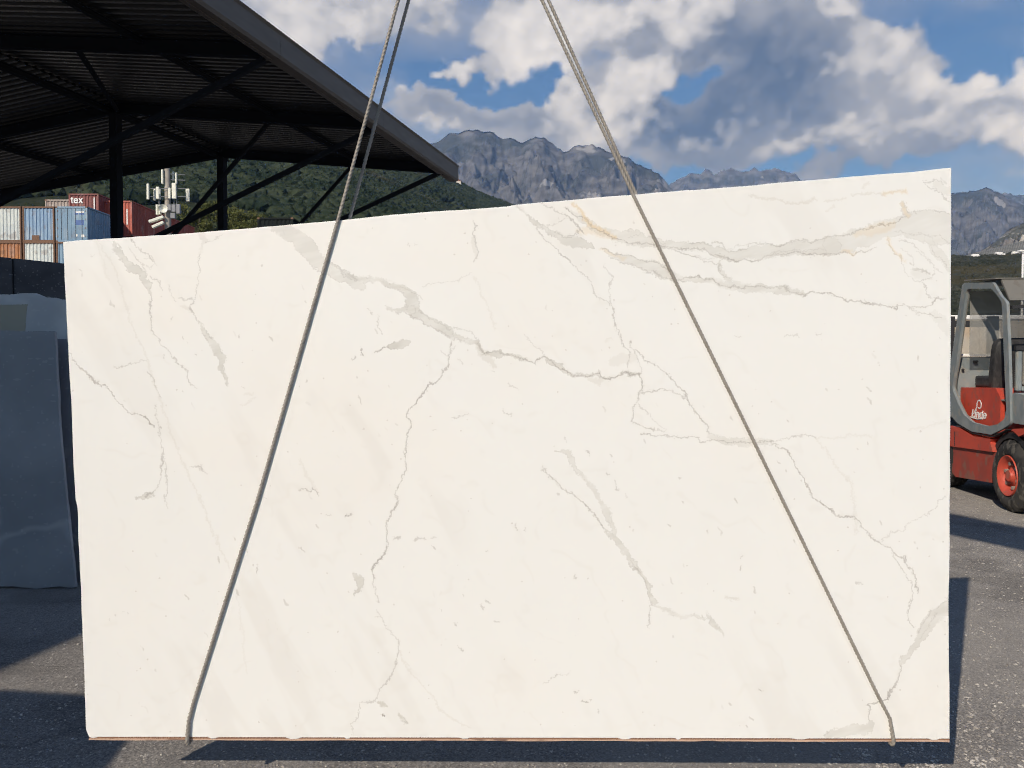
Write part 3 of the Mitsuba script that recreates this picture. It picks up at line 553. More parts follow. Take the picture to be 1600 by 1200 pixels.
def rough_outline(pts, step=.03, amp=.0014, seed=1):
    P = np.array(pts + pts[:1], float)
    s = np.concatenate([[0], np.cumsum(np.linalg.norm(np.diff(P, axis=0), axis=1))])
    u = np.unique(np.concatenate([np.arange(0, s[-1], step), s[:-1]]))
    Q = np.stack([np.interp(u, s, P[:, k]) for k in range(2)], 1)
    w = np.stack([meshkit.fbm(np.stack([u * 9, u * 0, u * 0 + 3], 1), 4, seed) - .5, meshkit.fbm(np.stack([u * 9, u * 0, u * 0 + 8], 1), 4, seed + 9) - .5], 1)
    return Q + w * amp * 3


def plate(poly, O, ex, ez, en, depth, ch):
    """A slab with chamfered rims: two faces, a shrunken front and back outline."""
    poly = Polygon(poly).buffer(0)
    inner = poly.buffer(-ch, join_style=2).simplify(1e-5)
    parts = [prism(poly, O + en * ch, ex, ez, en, depth - 2 * ch)]
    v, f = trimesh.creation.triangulate_polygon(inner, engine='earcut')
    ring_o, ring_i = np.array(poly.exterior.coords)[:-1], None
    from shapely.geometry import Point
    ring_i = np.array([(lambda q: (q.x, q.y))(inner.exterior.interpolate(inner.exterior.project(Point(*c)))) for c in ring_o])
    n = len(ring_o)
    for z0, z1 in ((ch, 0), (depth - ch, depth)):
        Vo = O + ring_o[:, :1] * ex + ring_o[:, 1:] * ez + en * z0
        Vi = O + ring_i[:, :1] * ex + ring_i[:, 1:] * ez + en * z1
        k = np.arange(n)
        F = np.vstack([np.stack([k, (k + 1) % n, n + (k + 1) % n], 1), np.stack([k, n + (k + 1) % n, n + k], 1)])
        if z1 == 0:
            F = F[:, ::-1]
        cap = trimesh.creation.triangulate_polygon(Polygon(ring_i).buffer(0), engine='earcut')
        Vc = O + cap[0][:, :1] * ex + cap[0][:, 1:] * ez + en * z1
        parts += [M(np.vstack([Vo, Vi]), F), M(Vc, cap[1])]
    return cat(parts)


EZ = np.array([0, 0, 1.0])
slab = thing('marble_slab', 'huge white marble slab with grey and gold veins hanging from two ropes', 'marble slab')
out = rough_outline(OUT)
face = [tuple(q) for q in out if q[1] > .0]
face_poly = Polygon(out).intersection(shapely.box(-1, .0130, 4, 3).union(Polygon([(-1, .0130), (4, .0410), (4, 3), (-1, 3)])))
lip = [(-.2, .0118)]
for q, w, d_ in ((.02, .015, .004), (.455, .02, .005), (.745, .03, .007), (.94, .012, .005), (1.36, .02, .004), (1.93, .025, .005), (2.12, .01, .006), (2.55, .03, .004), (3.02, .02, .005)):
    lip += [(q - w, .0104 + .0071 * q + .0014), (q - w * .3, .0104 + .0071 * q + .0014 - d_), (q + w * .5, .0104 + .0071 * q + .0014 - d_ * .8), (q + w, .0104 + .0071 * q + .0014)]
cut = Polygon(lip + [(3.3, .0118 + .0071 * 3.5), (3.3, 3), (-.2, 3)]).buffer(0)
front = Polygon(out).buffer(0).intersection(cut)
add('face', plate(np.array(front.exterior.coords)[:-1], SO.copy(), SX, EZ, -SN, .020, .0022), 'm_marble', slab, smooth=False)
low = Polygon(out).buffer(0).difference(cut)
low = max(low.geoms, key=lambda g: g.area) if hasattr(low, 'geoms') else low
add('raw_edge', prism(low.buffer(-.0004), SO - SN * .0025, SX, EZ, -SN, .0165), 'm_raw_edge', slab, label='rough brown bottom edge of the slab')


def rope(path, r, label):
    k = thing('lifting_rope', label, 'rope', 'ropes holding the slab')
    q = resample(path[0], .005)
    add('front_leg', tube(q, r * (1 + .20 * np.clip((.36 - q[:, 2]) / .10, 0, 1)), 18, 3, .047), 'm_rope', k, smooth=True)
    q = resample(path[1], .005)
    add('back_leg', tube(q, r * (1 + .20 * np.clip((.36 - q[:, 2]) / .10, 0, 1)), 18, 3, .047), 'm_rope', k, smooth=True)


L1 = [(-.22, 2.822, 3.47), (-.612, 2.8350, 2.092), (-.902, 2.8400, 1.114), (-1.139, 2.8443, .385), (-1.158, 2.8443, .315), (-1.163, 2.8438, .262), (-1.164, 2.843, .238), (-1.164, 2.848, .229), (-1.164, 2.862, .227)]
L2 = [(-1.164, 2.862, .227), (-1.164, 2.876, .228), (-1.163, 2.884, .24), (-1.155, 2.886, .30), (-.577, 2.872, 2.106), (-.197, 2.86, 3.47)]
R1 = [(-.19, 2.82, 3.47), (.4235, 2.8142, 2.176), (.8955, 2.8055, 1.221), (1.294, 2.7975, .412), (1.330, 2.7968, .345), (1.343, 2.7960, .270), (1.344, 2.7965, .256), (1.344, 2.802, .248), (1.344, 2.812, .2465)]
R2 = [(1.344, 2.812, .2465), (1.344, 2.826, .248), (1.343, 2.834, .262), (1.33, 2.834, .31), (.440, 2.848, 2.183), (-.15, 2.85, 3.47)]
rope([L1, L2], .0065, 'left grey twisted rope running down the white slab to its lower left corner')
rope([R1, R2], .0065, 'right grey twisted rope running down the white slab to its lower right corner')

# the jib crane that carries the ropes: its arm shades a strip of asphalt on the right
HK, DJ = np.array([-.19, 2.825, 0]), np.array([.4, -.9165, 0])
crane = thing('jib_crane', 'yellow jib crane whose arm carries the hanging slab', 'crane')
add('arm', ibeam(HK - DJ * .5 + EZ * 4.75, HK + DJ * 7.0 + EZ * 4.75, .28, .52), 'm_crane', crane)
cb = HK + DJ * 7.0
add('column', cat([tube([cb, cb + EZ * 5.2], .17, 24), box(cb[0], cb[1], .02, .7, .7, .04), box(cb[0], cb[1], 5.23, .5, .5, .06)]), 'm_crane', crane)
add('tie_bar', beam(cb + EZ * 5.15, HK + DJ * 2.5 + EZ * 5.03, .06, .04), 'm_dark_steel', crane)
add('trolley', cat([box(HK[0], HK[1], 4.40, .3, .3, .16, .02), tube([HK + EZ * 4.35, HK + EZ * 3.75], .016, 10)]), 'm_dark_steel', crane)
hk = [HK + EZ * 3.75, HK + EZ * 3.62] + [HK + np.array([.085 * math.cos(a), 0, 3.54 + .085 * math.sin(a)]) for a in np.linspace(math.pi / 2, -math.pi * .95, 16)]
add('hook', tube(hk, .022, 12), 'm_dark_steel', crane, smooth=True)

# ------------------------------------------------------------------ canopy on the left
U, V = np.array([.2490, .9685, 0]), np.array([.9685, -.2490, 0])
RO = np.array([-7.925, 22.115, 0])
SLOPE, WR, WL, ZR = .1256, 6.335, 15.4, 7.171
BAY = 4.0


def cp(a, w, z):
    return RO + U * a + V * w + EZ * z


def rz(w):
    return ZR - SLOPE * w if w > 0 else ZR + .098 * w


diffuse('m_canopy_steel', (.035, .038, .045))
princ('m_canopy_sheet', proc(lambda p, n, uv: mix((.026, .026, .028), (.058, .054, .048), fbm(p.x * 1.5, p.y * 1.5, p.z, 4))), rough=.38, spec=.4)
princ('m_fascia', proc(lambda p, n, uv: mix((.115, .096, .080), (.175, .15, .125), fbm(p.x * 2.2, p.y * 2.2, p.z * 9, 4))), rough=.6)
can = thing('canopy', 'long dark steel canopy with corrugated roof and grey gutter at upper left', 'canopy')
A0, A1 = .55, -BAY * 8 - .6
FR = [-BAY * k for k in range(9)]


def corrugated(a0, a1, w0, w1, z0, z1):
    """Trapezoid sheet, ribs along w."""
    a, out = a1, []
    per = .20
    n = int(round((a0 - a1) / per))
    per = (a0 - a1) / n
    for k in range(n):
        out += [(a1 + per * (k + .0), 0), (a1 + per * (k + .35), 0), (a1 + per * (k + .5), .07), (a1 + per * (k + .85), .07)]
    out.append((a0, 0))
    out = np.array(out)
    rows = []
    for dz in (0, .004):
        for w, z in ((w0, z0), (w1, z1)):
            rows.append(RO + U * out[:, :1] + V * w + EZ * (z + dz + out[:, 1:]))
    m = len(out)
    k = np.arange(m - 1)
    F = []
    for r in (0, 2):
        F += [np.stack([r * m + k, r * m + k + 1, (r + 1) * m + k + 1], 1), np.stack([r * m + k, (r + 1) * m + k + 1, (r + 1) * m + k], 1)]
    for r in (0, 1):
        F += [np.stack([r * m + k, (r + 2) * m + k, (r + 2) * m + k + 1], 1), np.stack([r * m + k, (r + 2) * m + k + 1, r * m + k + 1], 1)]
    return M(np.vstack(rows), np.vstack(F))


RT = .25
for k in range(len(FR)):
    a = FR[k]
    add('post', cat([beam(cp(a, 0, 0), cp(a, 0, ZR), .19, .19, up=U), box(*cp(a, 0, .012), .32, .32, .024)]), 'm_canopy_steel', can)
    add('rafter', ibeam(cp(a, .0, ZR + RT / 2), cp(a, WR - .02, rz(WR) + RT / 2), .12, RT), 'm_canopy_steel', can)
    add('rafter', ibeam(cp(a, -.0, ZR + RT / 2 - .003), cp(a, -WL, rz(-WL) + RT / 2), .118, RT - .004), 'm_canopy_steel', can)
    add('brace', beam(cp(a - .01, .08, 4.01), cp(a - .01, WR - .12, rz(WR) - .02), .09, .09), 'm_canopy_steel', can)
    if k < 2:
        add('brace', beam(cp(a + .09, .08, 3.14), cp(a + .09, 3.8, rz(3.8) + .02), .07, .07), 'm_canopy_steel', can)
    else:
        add('roof_brace', beam(cp(a + .1, 2.6, rz(2.6) + .05), cp(FR[k - 1] - .1, .15, ZR + .02), .08, .05), 'm_canopy_steel', can)
add('ridge_beam', ibeam(cp(A0 - .1, -.10, ZR + .07), cp(A1 + .1, -.10, ZR + .07), .12, .14), 'm_canopy_steel', can)
for w in (3.95, -4.2, -8.4, -12.6, -15.2):
    add('runner', ibeam(cp(A0, w, rz(w) + RT - .055), cp(A1, w, rz(w) + RT - .055), .07, .11), 'm_canopy_steel', can)
ends = [A0] + [f for f in FR[1:]] + [A1]
for k in range(len(ends) - 1):
    a0, a1 = ends[k] - .004, ends[k + 1] + .004
    zz = RT + .006
    add('roof_panel', corrugated(a0, a1, .05, WR - .02, ZR - SLOPE * .05 + zz, rz(WR) + zz), 'm_canopy_sheet', can)
    add('roof_panel', corrugated(a0, a1, -.05, -WL, ZR + zz, rz(-WL) + zz), 'm_canopy_sheet', can)
cap = RT + .085
add('ridge_cap', cat([beam(cp(A0, .12, ZR + cap), cp(A1, .12, ZR + cap), .26, .012, up=EZ + .1256 * V), beam(cp(A0, -.12, ZR + cap + .003), cp(A1, -.12, ZR + cap + .003), .26, .012, up=EZ - .098 * V)]), 'm_fascia', can)
zf = rz(WR) + .0
gut = [(-.09, .0), (-.09, -.02), (.11, -.02), (.14, .03), (.14, .34), (.172, .38), (.167, .39), (.13, .352), (.127, .035), (.10, .0)]
for k in range(len(ends) - 1):
    add('gutter', prism([(x, z) for x, z in gut], cp(ends[k] + (.35 if k == 0 else 0) - .003, WR + .012, zf), V, EZ, -U, ends[k] - ends[k + 1] + (.35 if k == 0 else 0) - .006), 'm_fascia', can)
    add('gutter_board', beam(cp(ends[k] + (.0 if k == 0 else 0) - .003, WR, zf + .11), cp(ends[k + 1] + .003, WR, zf + .13), .02, .30), 'm_fascia', can)
add('gutter_end', prism([(.0, -.018), (.10, -.018), (.137, .03), (.137, .34), (.0, .34)], cp(A0 + .35, WR + .013, zf), V, EZ, U, .006), 'm_fascia', can)
add('down_pipe', tube(resample([cp(.02, WR - .10, rz(WR) - .03), cp(.02, WR - .02, rz(WR) + .02), cp(.02, WR + .04, zf)], .03), .04, 12), 'm_canopy_steel', can, smooth=True)

# ------------------------------------------------------------------ stone slabs leaning in the shade on the left
def stone(a, b, f=2.0, vein=.22):
    return proc(lambda p, n, uv: mix(mix(a, b, smoothstep(.3, .7, fbm(p.x * f, p.y * f, p.z * f, 5))), (.75, .74, .70), smoothstep(.78, .86, noise(p.x * 45, p.y * 45, p.z * 45)) * .12 + vein * smoothstep(.03, .0, dr.abs(fbm(p.x * 1.2 + 3, p.z * 1.6, p.y, 4) - .5))))


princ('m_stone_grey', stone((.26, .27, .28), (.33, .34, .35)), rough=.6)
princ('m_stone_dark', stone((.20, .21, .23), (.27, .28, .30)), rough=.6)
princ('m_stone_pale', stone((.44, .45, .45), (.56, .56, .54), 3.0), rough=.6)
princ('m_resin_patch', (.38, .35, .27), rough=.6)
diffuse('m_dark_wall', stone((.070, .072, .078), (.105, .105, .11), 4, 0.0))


def leaning(name, pts, y0, y1, ztop, m, label, t=.03, seed=3, parts=()):
    """A slab with its outline (x, height along the slab) leaning back from y0 at the ground to y1 at ztop."""
    h = math.hypot(y1 - y0, ztop)
    ez = np.array([0, (y1 - y0) / h, ztop / h])
    en = np.array([0, ztop / h, -(y1 - y0) / h])
    k = thing(name, label, 'stone slab', 'slabs leaning under the canopy')
    O = np.array([0, y0, 0.0])
    add('face', prism(rough_outline(pts, .05, .004, seed), O, np.array([1.0, 0, 0]), ez, en, t), m, k)
    return k, O, ez, en


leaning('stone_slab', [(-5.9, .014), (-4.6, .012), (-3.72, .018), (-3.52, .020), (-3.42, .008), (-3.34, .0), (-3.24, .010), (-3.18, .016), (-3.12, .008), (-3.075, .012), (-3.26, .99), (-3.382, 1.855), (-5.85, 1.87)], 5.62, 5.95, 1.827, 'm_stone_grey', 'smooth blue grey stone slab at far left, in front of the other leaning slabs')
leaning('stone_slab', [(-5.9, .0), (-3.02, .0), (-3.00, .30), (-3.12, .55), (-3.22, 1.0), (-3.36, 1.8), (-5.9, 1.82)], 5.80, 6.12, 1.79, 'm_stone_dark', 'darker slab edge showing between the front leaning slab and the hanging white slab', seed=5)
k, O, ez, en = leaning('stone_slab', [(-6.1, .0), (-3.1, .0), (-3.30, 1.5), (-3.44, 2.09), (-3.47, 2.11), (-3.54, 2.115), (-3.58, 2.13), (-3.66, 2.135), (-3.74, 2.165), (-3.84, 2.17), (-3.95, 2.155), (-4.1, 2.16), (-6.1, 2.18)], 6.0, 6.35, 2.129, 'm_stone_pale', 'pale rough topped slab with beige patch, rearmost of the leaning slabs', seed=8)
add('beige_patch', prism(rough_outline([(-4.9, 1.6), (-3.815, 1.6), (-3.81, 2.075), (-4.9, 2.075)], .04, .004, 4), O - en * .003, np.array([1.0, 0, 0]), ez, en, .0025), 'm_resin_patch', k, label='beige patch on the pale slab')
fr = thing('slab_rack', 'low dark steel rack under the leaning slabs', 'rack')
for x in (-5.6, -4.3):
    add('upright', beam((x, 6.98, 0), (x, 6.45, 2.0), .08, .08), 'm_dark_steel', fr)
    add('foot_rail', beam((x, 5.45, .03), (x, 7.1, .03), .08, .05), 'm_dark_steel', fr)
wl = thing('dark_wall', 'low dark wall under the canopy behind the leaning slabs', 'wall')
for k in range(7):
    p0, p1 = np.array([-6.9, 7.2, 0]), np.array([-2.6, 13.9, 0])
    q0, q1 = p0 + (p1 - p0) * (k / 7 + .001), p0 + (p1 - p0) * ((k + 1) / 7 - .001)
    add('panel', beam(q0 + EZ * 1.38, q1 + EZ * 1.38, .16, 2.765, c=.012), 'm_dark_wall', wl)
blk = thing('added_shade_block', 'added unseen block left of the photographer, placed to cast shade', 'stone block')  # added out of view, sized and placed for its shadow at lower left
vb = trimesh.creation.box((3.4, 3.2, 1.98)).subdivide().subdivide().subdivide()
vb.vertices += (meshkit.fbm(vb.vertices * 1.7, 3, 5)[:, None] - .5) * .10 * np.sign(vb.vertices)
vb.apply_translation((-4.95, -.48, 1.0))
add('body', vb, 'm_stone_pale', blk)

# ------------------------------------------------------------------ shipping containers stacked beyond the canopy
def paint(key, a, b, rust=.35):
    def fn(p, n, uv):
        c = mix(a, b, smoothstep(.35, .65, fbm(p.x * .9 + 4, p.y * .9, p.z * .45, 4)))
        streak = smoothstep(.55, .75, fbm(p.x * 5, p.y * 5, p.z * .7, 3))
        c = mix(c, (.62, .60, .56), streak * .18)
        r = smoothstep(.60, .68, fbm(p.x * 2.2 + 9, p.y * 2.2, p.z * 1.6, 4))
        return mix(c, (.16, .075, .04), r * rust)
    princ(key, proc(fn), rough=.55)


paint('m_c_pale', (.60, .64, .61), (.50, .55, .55))
paint('m_c_blue', (.20, .32, .47), (.27, .37, .47))
paint('m_c_lightblue', (.20, .32, .43), (.155, .265, .38), .2)
paint('m_c_orange', (.42, .17, .045), (.34, .13, .045), .5)
paint('m_c_maroon', (.22, .050, .044), (.17, .042, .038), .3)
paint('m_c_red', (.42, .085, .050), (.34, .070, .045), .3)
paint('m_c_beige', (.36, .29, .25), (.30, .25, .22), .3)
diffuse('m_c_shade_dark', (.022, .026, .026))  # near-black tone holds the shade lying on this container stack
princ('m_rust', (.17, .095, .06), rough=.8)
princ('m_white_paint', (.78, .77, .74), rough=.5)
princ('m_print_blue', (.06, .13, .34), rough=.5)
CH, CW = 2.70, 2.44
T4 = 4 * CH


def ribs(w, h, n, d):
    """Corrugated sheet: width along x, height along z, ribs of depth d standing along z, facing -y."""
    per = w / n
    xs = []
    for k in range(n):
        xs += [(k * per + per * a, b) for a, b in ((0, 0), (.3, 0), (.42, d), (.82, d), (.94, 0))]
    xs.append((w, 0))
    xs = np.array(xs)
    m = len(xs)
    Vv = np.vstack([np.stack([xs[:, 0], xs[:, 1], np.full(m, z)], 1) for z in (0, h)])
    k = np.arange(m - 1)
    return M(Vv, np.vstack([np.stack([k, k + 1, m + k + 1], 1), np.stack([k, m + k + 1, m + k], 1)]))


def container(x1, y0, z0, L, m, label, end='ribs', detail=True, frame='m_rust', CH=2.70):
    """Box of CW x L x CH whose near end stands at y0 and whose right side stands at x1."""
    k = thing('shipping_container', label, 'shipping container', 'containers stacked beyond the canopy')
    A = np.eye(3)
    o = np.array([x1, y0, z0])

    def P(mesh):
        return put(mesh, A, o)
    W, t = CW, .12
    if not detail:
        add('body', P(cat([box(-W / 2, L / 2, CH / 2, W - .04, L - .04, CH - .03), ribs(W - .3, CH - .3, 8, -.03).apply_translation((-W + .15, .019, .15))])), m, k)
        return k
    add('frame', P(cat([box(-.06, .06, CH / 2, t, t, CH, .01), box(-W + .06, .06, CH / 2, t, t, CH, .01), box(-.06, L - .06, CH / 2, t, t, CH), box(-W + .06, L - .06, CH / 2, t, t, CH),
                        box(-W / 2, .05, .07, W - .24, .1, .14), box(-W / 2, .05, CH - .06, W - .24, .1, .12), box(-.05, L / 2, .07, .1, L - .24, .14), box(-.05, L / 2, CH - .05, .1, L - .24, .1),
                        box(-W + .05, L / 2, CH - .05, .1, L - .24, .1)])), frame if frame else m, k)
    add('casting', P(cat([box(x, y, z, .17, .17, .125, .015) for x in (-.075, -W + .075) for y in (.075,) for z in (.055, CH - .055)])), 'm_rust', k)
    add('roof', P(box(-W / 2, L / 2, CH - .05, W - .22, L - .22, .03)), m, k)
    side = ribs(L - .2, CH - .26, int(L / .28), .045)
    add('side_wall', P(put(side, np.array([[0, 1, 0], [-1, 0, 0], [0, 0, 1.0]]).T, (-.03, .1, .13))), m, k)
    add('side_wall', P(put(side, np.array([[0, 1, 0], [-1, 0, 0], [0, 0, 1.0]]).T, (-W + .08, .1, .13))), m, k)
    add('end_wall' if end == 'ribs' else 'rear_wall', P(ribs(W - .22, CH - .26, 8, .05).apply_translation((-W + .11, .05 if end == 'ribs' else L - .1, .13))), m, k)
    if end == 'doors':
        for j in (0, 1):
            d = add('door', P(box(-W + .115 + (W - .23) * (.25 + .5 * j), .05, CH / 2, (W - .25) / 2, .04, CH - .28, .01)), m, k)
            for q in (.28, .72):
                xx = -W + .115 + (W - .23) / 2 * (j + q)
                add('lock_bar', P(tube([(xx, .018, .16), (xx, .018, CH - .16)], .018, 8)), 'm_dark_steel', d)
            add('hinge', P(cat([box(-W + .13 if j == 0 else -.13, .02, z, .07, .03, .12) for z in (.4, 1.05, 1.7, 2.35)])), 'm_rust', d)
    return k


x0 = -32.58
XS = [x0 - 2.55 * i for i in range(4)]
mats = {(4, 0): ('m_c_lightblue', 'light blue container with two doors and dark blue labels, top of its stack'), (4, 1): ('m_c_blue', 'streaky mid blue ribbed container, second from the right in the front row'),
        (4, 2): ('m_c_pale', 'pale grey ribbed container left of the two blue ones'), (4, 3): ('m_c_pale', 'pale container cut off by the left edge of the photo'),
        (3, 0): ('m_c_lightblue', 'blue grey container directly under the one with doors'), (3, 1): ('m_c_pale', 'pale ribbed container under the streaky blue one'), (3, 2): ('m_c_orange', 'rusty orange container under the pale grey one'),
        (3, 3): ('m_c_orange', 'orange container at the left edge, lower row')}
row = {}
for lv in range(5):
    for i in range(4):
        m, lab = mats.get((lv, i), (('m_c_maroon', 'm_c_pale', 'm_c_blue', 'm_c_orange')[(lv + i) % 4], 'container low in the front row of stacks, hidden behind the slabs'))
        row[lv, i] = container(XS[i], 62.0, lv * CH, 6.06, m, lab, 'doors' if i == 0 and lv == 4 else 'ribs', detail=lv >= 3, frame='m_rust' if (lv, i) != (4, 0) else 'm_c_lightblue')
c = row[4, 0]
for (xa, xb, za, zb) in ((-.98, -.72, 2.08, 2.33), (-.62, -.25, 2.06, 2.20), (-.95, -.28, 1.28, 1.66)):
    add('label_panel', box(x0 + (xa + xb) / 2, 62.0 + .024, 4 * CH + (za + zb) / 2, xb - xa, .008, zb - za), 'm_print_blue', c)
add('label_panel', box(x0 - .58, 62.022, 4 * CH + 2.27, .66, .006, .11), 'm_white_paint', c)
add('sign_plate', box(x0 - .86, 62.022, 4 * CH + .5, .14, .008, .18), 'm_white_paint', c)
add('sign_plate', box(x0 - .38, 62.022, 4 * CH + .45, .22, .008, .2), 'm_white_paint', c)
add('rust_plate', box(XS[1] - 1.45, 62.03, 4 * CH + .32, .55, .06, .36), 'm_rust', row[4, 1])
H2 = 2.55
tex = container(-33.75, 66.0, 5 * H2, 12.19, 'm_c_maroon', 'dark red container with white lettering, highest and furthest back', frame='m_c_maroon', CH=H2)
tm = meshkit.text_mesh('tex', .50, .02, bold=True)
add('lettering', put(tm, np.array([[1, 0, 0], [0, 0, 1.0], [0, -1, 0]]).T, (-33.75 - 2.30, 66.0 + .045, 5 * H2 + 1.80)), 'm_white_paint', tex)
add('white_stripe', box(-33.75 - .36, 66.03, 5 * H2 + 1.75, .09, .03, 1.0), 'm_white_paint', tex)
container(-36.55, 67.5, 5 * H2 - .17, 12.19, 'm_c_beige', 'beige container just left of the dark red lettered one', frame='m_c_beige', CH=H2)
for lv in range(5):
    container(-33.75, 69.2, lv * H2, 6.06, 'm_c_maroon', 'container low in the second row, hidden behind the front row', detail=False, CH=H2)
    container(-36.55, 69.2, lv * (H2 - .034), 6.06, 'm_c_beige', 'container low in the second row, hidden behind the front row', detail=False, CH=H2 - .034)
rd = container(-31.5, 67.0, 12.0, 13.2, 'm_c_red', 'long bright red container whose dark side runs behind the antenna mast', frame='m_c_red', CH=2.92)
add('white_stripe', box(-31.5 - .42, 67.03, 12.0 + 1.6, .10, .03, 1.3), 'm_white_paint', rd)
for lv in range(4):
    container(-31.5, 68.5, lv * 3.0, 12.0, 'm_c_maroon', 'container carrying the long bright red one', detail=lv == 3, frame='m_c_maroon', CH=3.0)
for lv in range(4):
    container(-14.9, 55.0, lv * 2.85, 6.06, 'm_c_shade_dark', 'dark container top peeping over the white slab below the canopy' if lv == 3 else 'dark container low in a stack hidden behind the white slab', detail=lv == 3, frame='m_c_shade_dark', CH=2.85)

# ------------------------------------------------------------------ antenna mast
princ('m_concrete', stone((.33, .30, .26), (.40, .37, .32), 2.0, 0.0), rough=.8)
princ('m_antenna', (.74, .74, .64), rough=.45)
princ('m_grey_metal', (.20, .21, .23), rough=.5)
am = thing('antenna_mast', 'concrete mast with a crown of white phone antennas behind the canopy', 'antenna mast')
ax, ay = -25.55, 60.0
add('pole', tube([(ax, ay, 0), (ax, ay, 16.05)], [.30, .19], 20), 'm_concrete', am, smooth=30)
for (px, zc, h, w, y) in ((239.5, 14.10, 1.1, .16, -.5), (244.5, 14.0, .85, .14, .1), (249.5, 14.1, .75, .13, .4), (254.5, 14.0, .85, .22, -.5), (260.0, 15.25, 1.05, .14, -.3), (273.5, 13.95, .75, .16, -.6), (279.8, 14.15, 1.1, .30, -.5), (278.0, 15.2, .8, .12, .1), (271.5, 15.4, .65, .13, .3), (294.0, 14.0, .9, .26, .3), (297, 13.9, .7, .10, -.1)):
    add('panel_antenna', box((px - 800) / 1256 * 60, ay + y, zc, w * 1.05, .14, h * 1.05, .03), 'm_antenna', am)
add('bracket', cat([tube([(ax - 1.25, ay - .4, z), (ax + 1.55, ay - .35, z)], .03, 6) for z in (13.75, 14.35)] + [tube([(ax, ay, z), (ax + 1.2, ay + .3, z)], .03, 6) for z in (15.1, 15.5)] + [tube([(ax + s * .5, ay - .3, 12.55), (ax + s * .5, ay - .3, 14.4)], .03, 6) for s in (-1, 1.2, 1.6)]), 'm_grey_metal', am)
for (dx, z, h, w) in ((.28, 12.95, .45, .3), (.62, 12.9, .55, .3), (.95, 12.85, .7, .28), (.55, 12.35, .4, .35), (-.62, 12.8, .75, .14), (-.42, 12.8, .7, .12)):
    add('equipment_box', box(ax + dx, ay - .35, z, w, .25, h, .02), 'm_grey_metal' if dx > 0 else 'm_antenna', am)
add('dish', lathe([(.0, .02), (.04, .18), (.12, .30), (.16, .31), (.0, .03)], 24).apply_transform(trimesh.transformations.rotation_matrix(-1.2, (0, 0, 1))).apply_translation((ax - .15, ay - .45, 12.85)), 'm_antenna', am)
for z, s in ((12.15, 1.0), (11.75, .8)):
    add('floodlight', beam((ax - 1.15 * s, ay - .55, z - .28), (ax - .12, ay - .4, z + .12), .30, .22, c=.04), 'm_antenna', am)

# ------------------------------------------------------------------ hills, forest, mountains
def terrain(name, a0, a1, na, y0, y1, ny, fn, m, smooth=True, **lab):
    a, y = np.meshgrid(np.linspace(a0, a1, na), np.linspace(y0, y1, ny) if not isinstance(ny, np.ndarray) else ny, indexing='ij')
    X = a * y
    Z = fn(X, y)
    n = y.shape[1]
    i, j = np.meshgrid(np.arange(na - 1), np.arange(n - 1), indexing='ij')
    q = np.stack([i * n + j, (i + 1) * n + j, (i + 1) * n + j + 1, i * n + j + 1], -1).reshape(-1, 4)
    add(name, M(np.stack([X, y, Z], -1).reshape(-1, 3), np.vstack([q[:, [0, 1, 2]], q[:, [0, 2, 3]]])), m, smooth=smooth, kind='structure', **lab)


def ridge(pts):
    p = np.array(pts, float)
    return lambda a: np.interp(a, (p[:, 0] - 800) / 1256, (565 - p[:, 1]) / 1256 - .002)


def sstep(t):
    t = np.clip(t, 0, 1)
    return t * t * (3 - 2 * t)


def n2(X, Y, s, o=4, seed=0):
    return meshkit.fbm(np.stack([X / s, Y / s, X * 0], -1), o, seed)


rg = ridge([(-900, 60), (-200, 70), (100, 95), (300, 125), (500, 172), (600, 213), (640, 236), (690, 266), (705, 277), (745, 300), (800, 321), (850, 345), (1000, 400), (1300, 470), (1500, 520)])


def green_hill(X, Y):
    t = (Y - 110) / 1090
    a = X / np.maximum(Y, 1)
    back = 1 - .9 * sstep((Y - 1200) / 900)
    return (rg(a) * 1200 + 1.6) * np.clip(t, 0, 1) ** 1.15 * back + (n2(X, Y, 160, 4, 2) - .5) * 30 * np.clip(t * 3, 0, 1) * np.clip((1250 - Y) / 400, 0.15, 1) - .3


def leafy(a, b, f):
    return proc(lambda p, n, uv: mix(mix(a, b, smoothstep(.3, .7, .6 * fbm(p.x * f, p.y * f, p.z * f, 3) + .4 * noise(p.x * f * 9, p.y * f * 5, p.z * f * 9))), (.060, .055, .035), smoothstep(.55, .72, fbm(p.x * f * .22 + 3, p.y * f * .22, 0, 3)) * .7))


diffuse('m_hill', leafy((.022, .030, .018), (.036, .042, .026), .05))
diffuse('m_forest', leafy((.016, .026, .016), (.046, .058, .034), .06))
diffuse('m_grey_woods', leafy((.026, .031, .024), (.056, .060, .050), .09))  # greyer leaf mix for the trees on the right slope
terrain('green_hill', -1.3, .7, 220, 110, 2300, 150, green_hill, 'm_hill', label='dark green wooded hillside behind the canopy and containers')


def crown_mesh(sub, r, seed):
    m = trimesh.creation.icosphere(subdivisions=sub, radius=1.0)
    v = m.vertices
    v = v * (1 + (meshkit.fbm(v * 2.2 + seed * 7.7, 3, seed)[:, None] - .5) * 1.1)
    v[:, 2] = np.where(v[:, 2] < -.45, -.45 + (v[:, 2] + .45) * .3, v[:, 2])
    return v * r, np.array(m.faces)


CROWNS = [crown_mesh(0, 1.0, s) for s in range(8)]


def forest(name, spots, m, label):
    Vs, Fs, at = [], [], 0
    for x, y, z, r, k, an in spots:
        v, f = CROWNS[int(k)]
        c_, s_ = math.cos(an), math.sin(an)
        w = np.stack([v[:, 0] * c_ - v[:, 1] * s_, v[:, 0] * s_ + v[:, 1] * c_, v[:, 2] * 1.05], 1) * r + (x, y, z + r * .35)
        Vs.append(w)
        Fs.append(f + at)
        at += len(v)
    add(name, M(np.vstack(Vs), np.vstack(Fs)), m, kind='stuff', label=label, cat='forest')


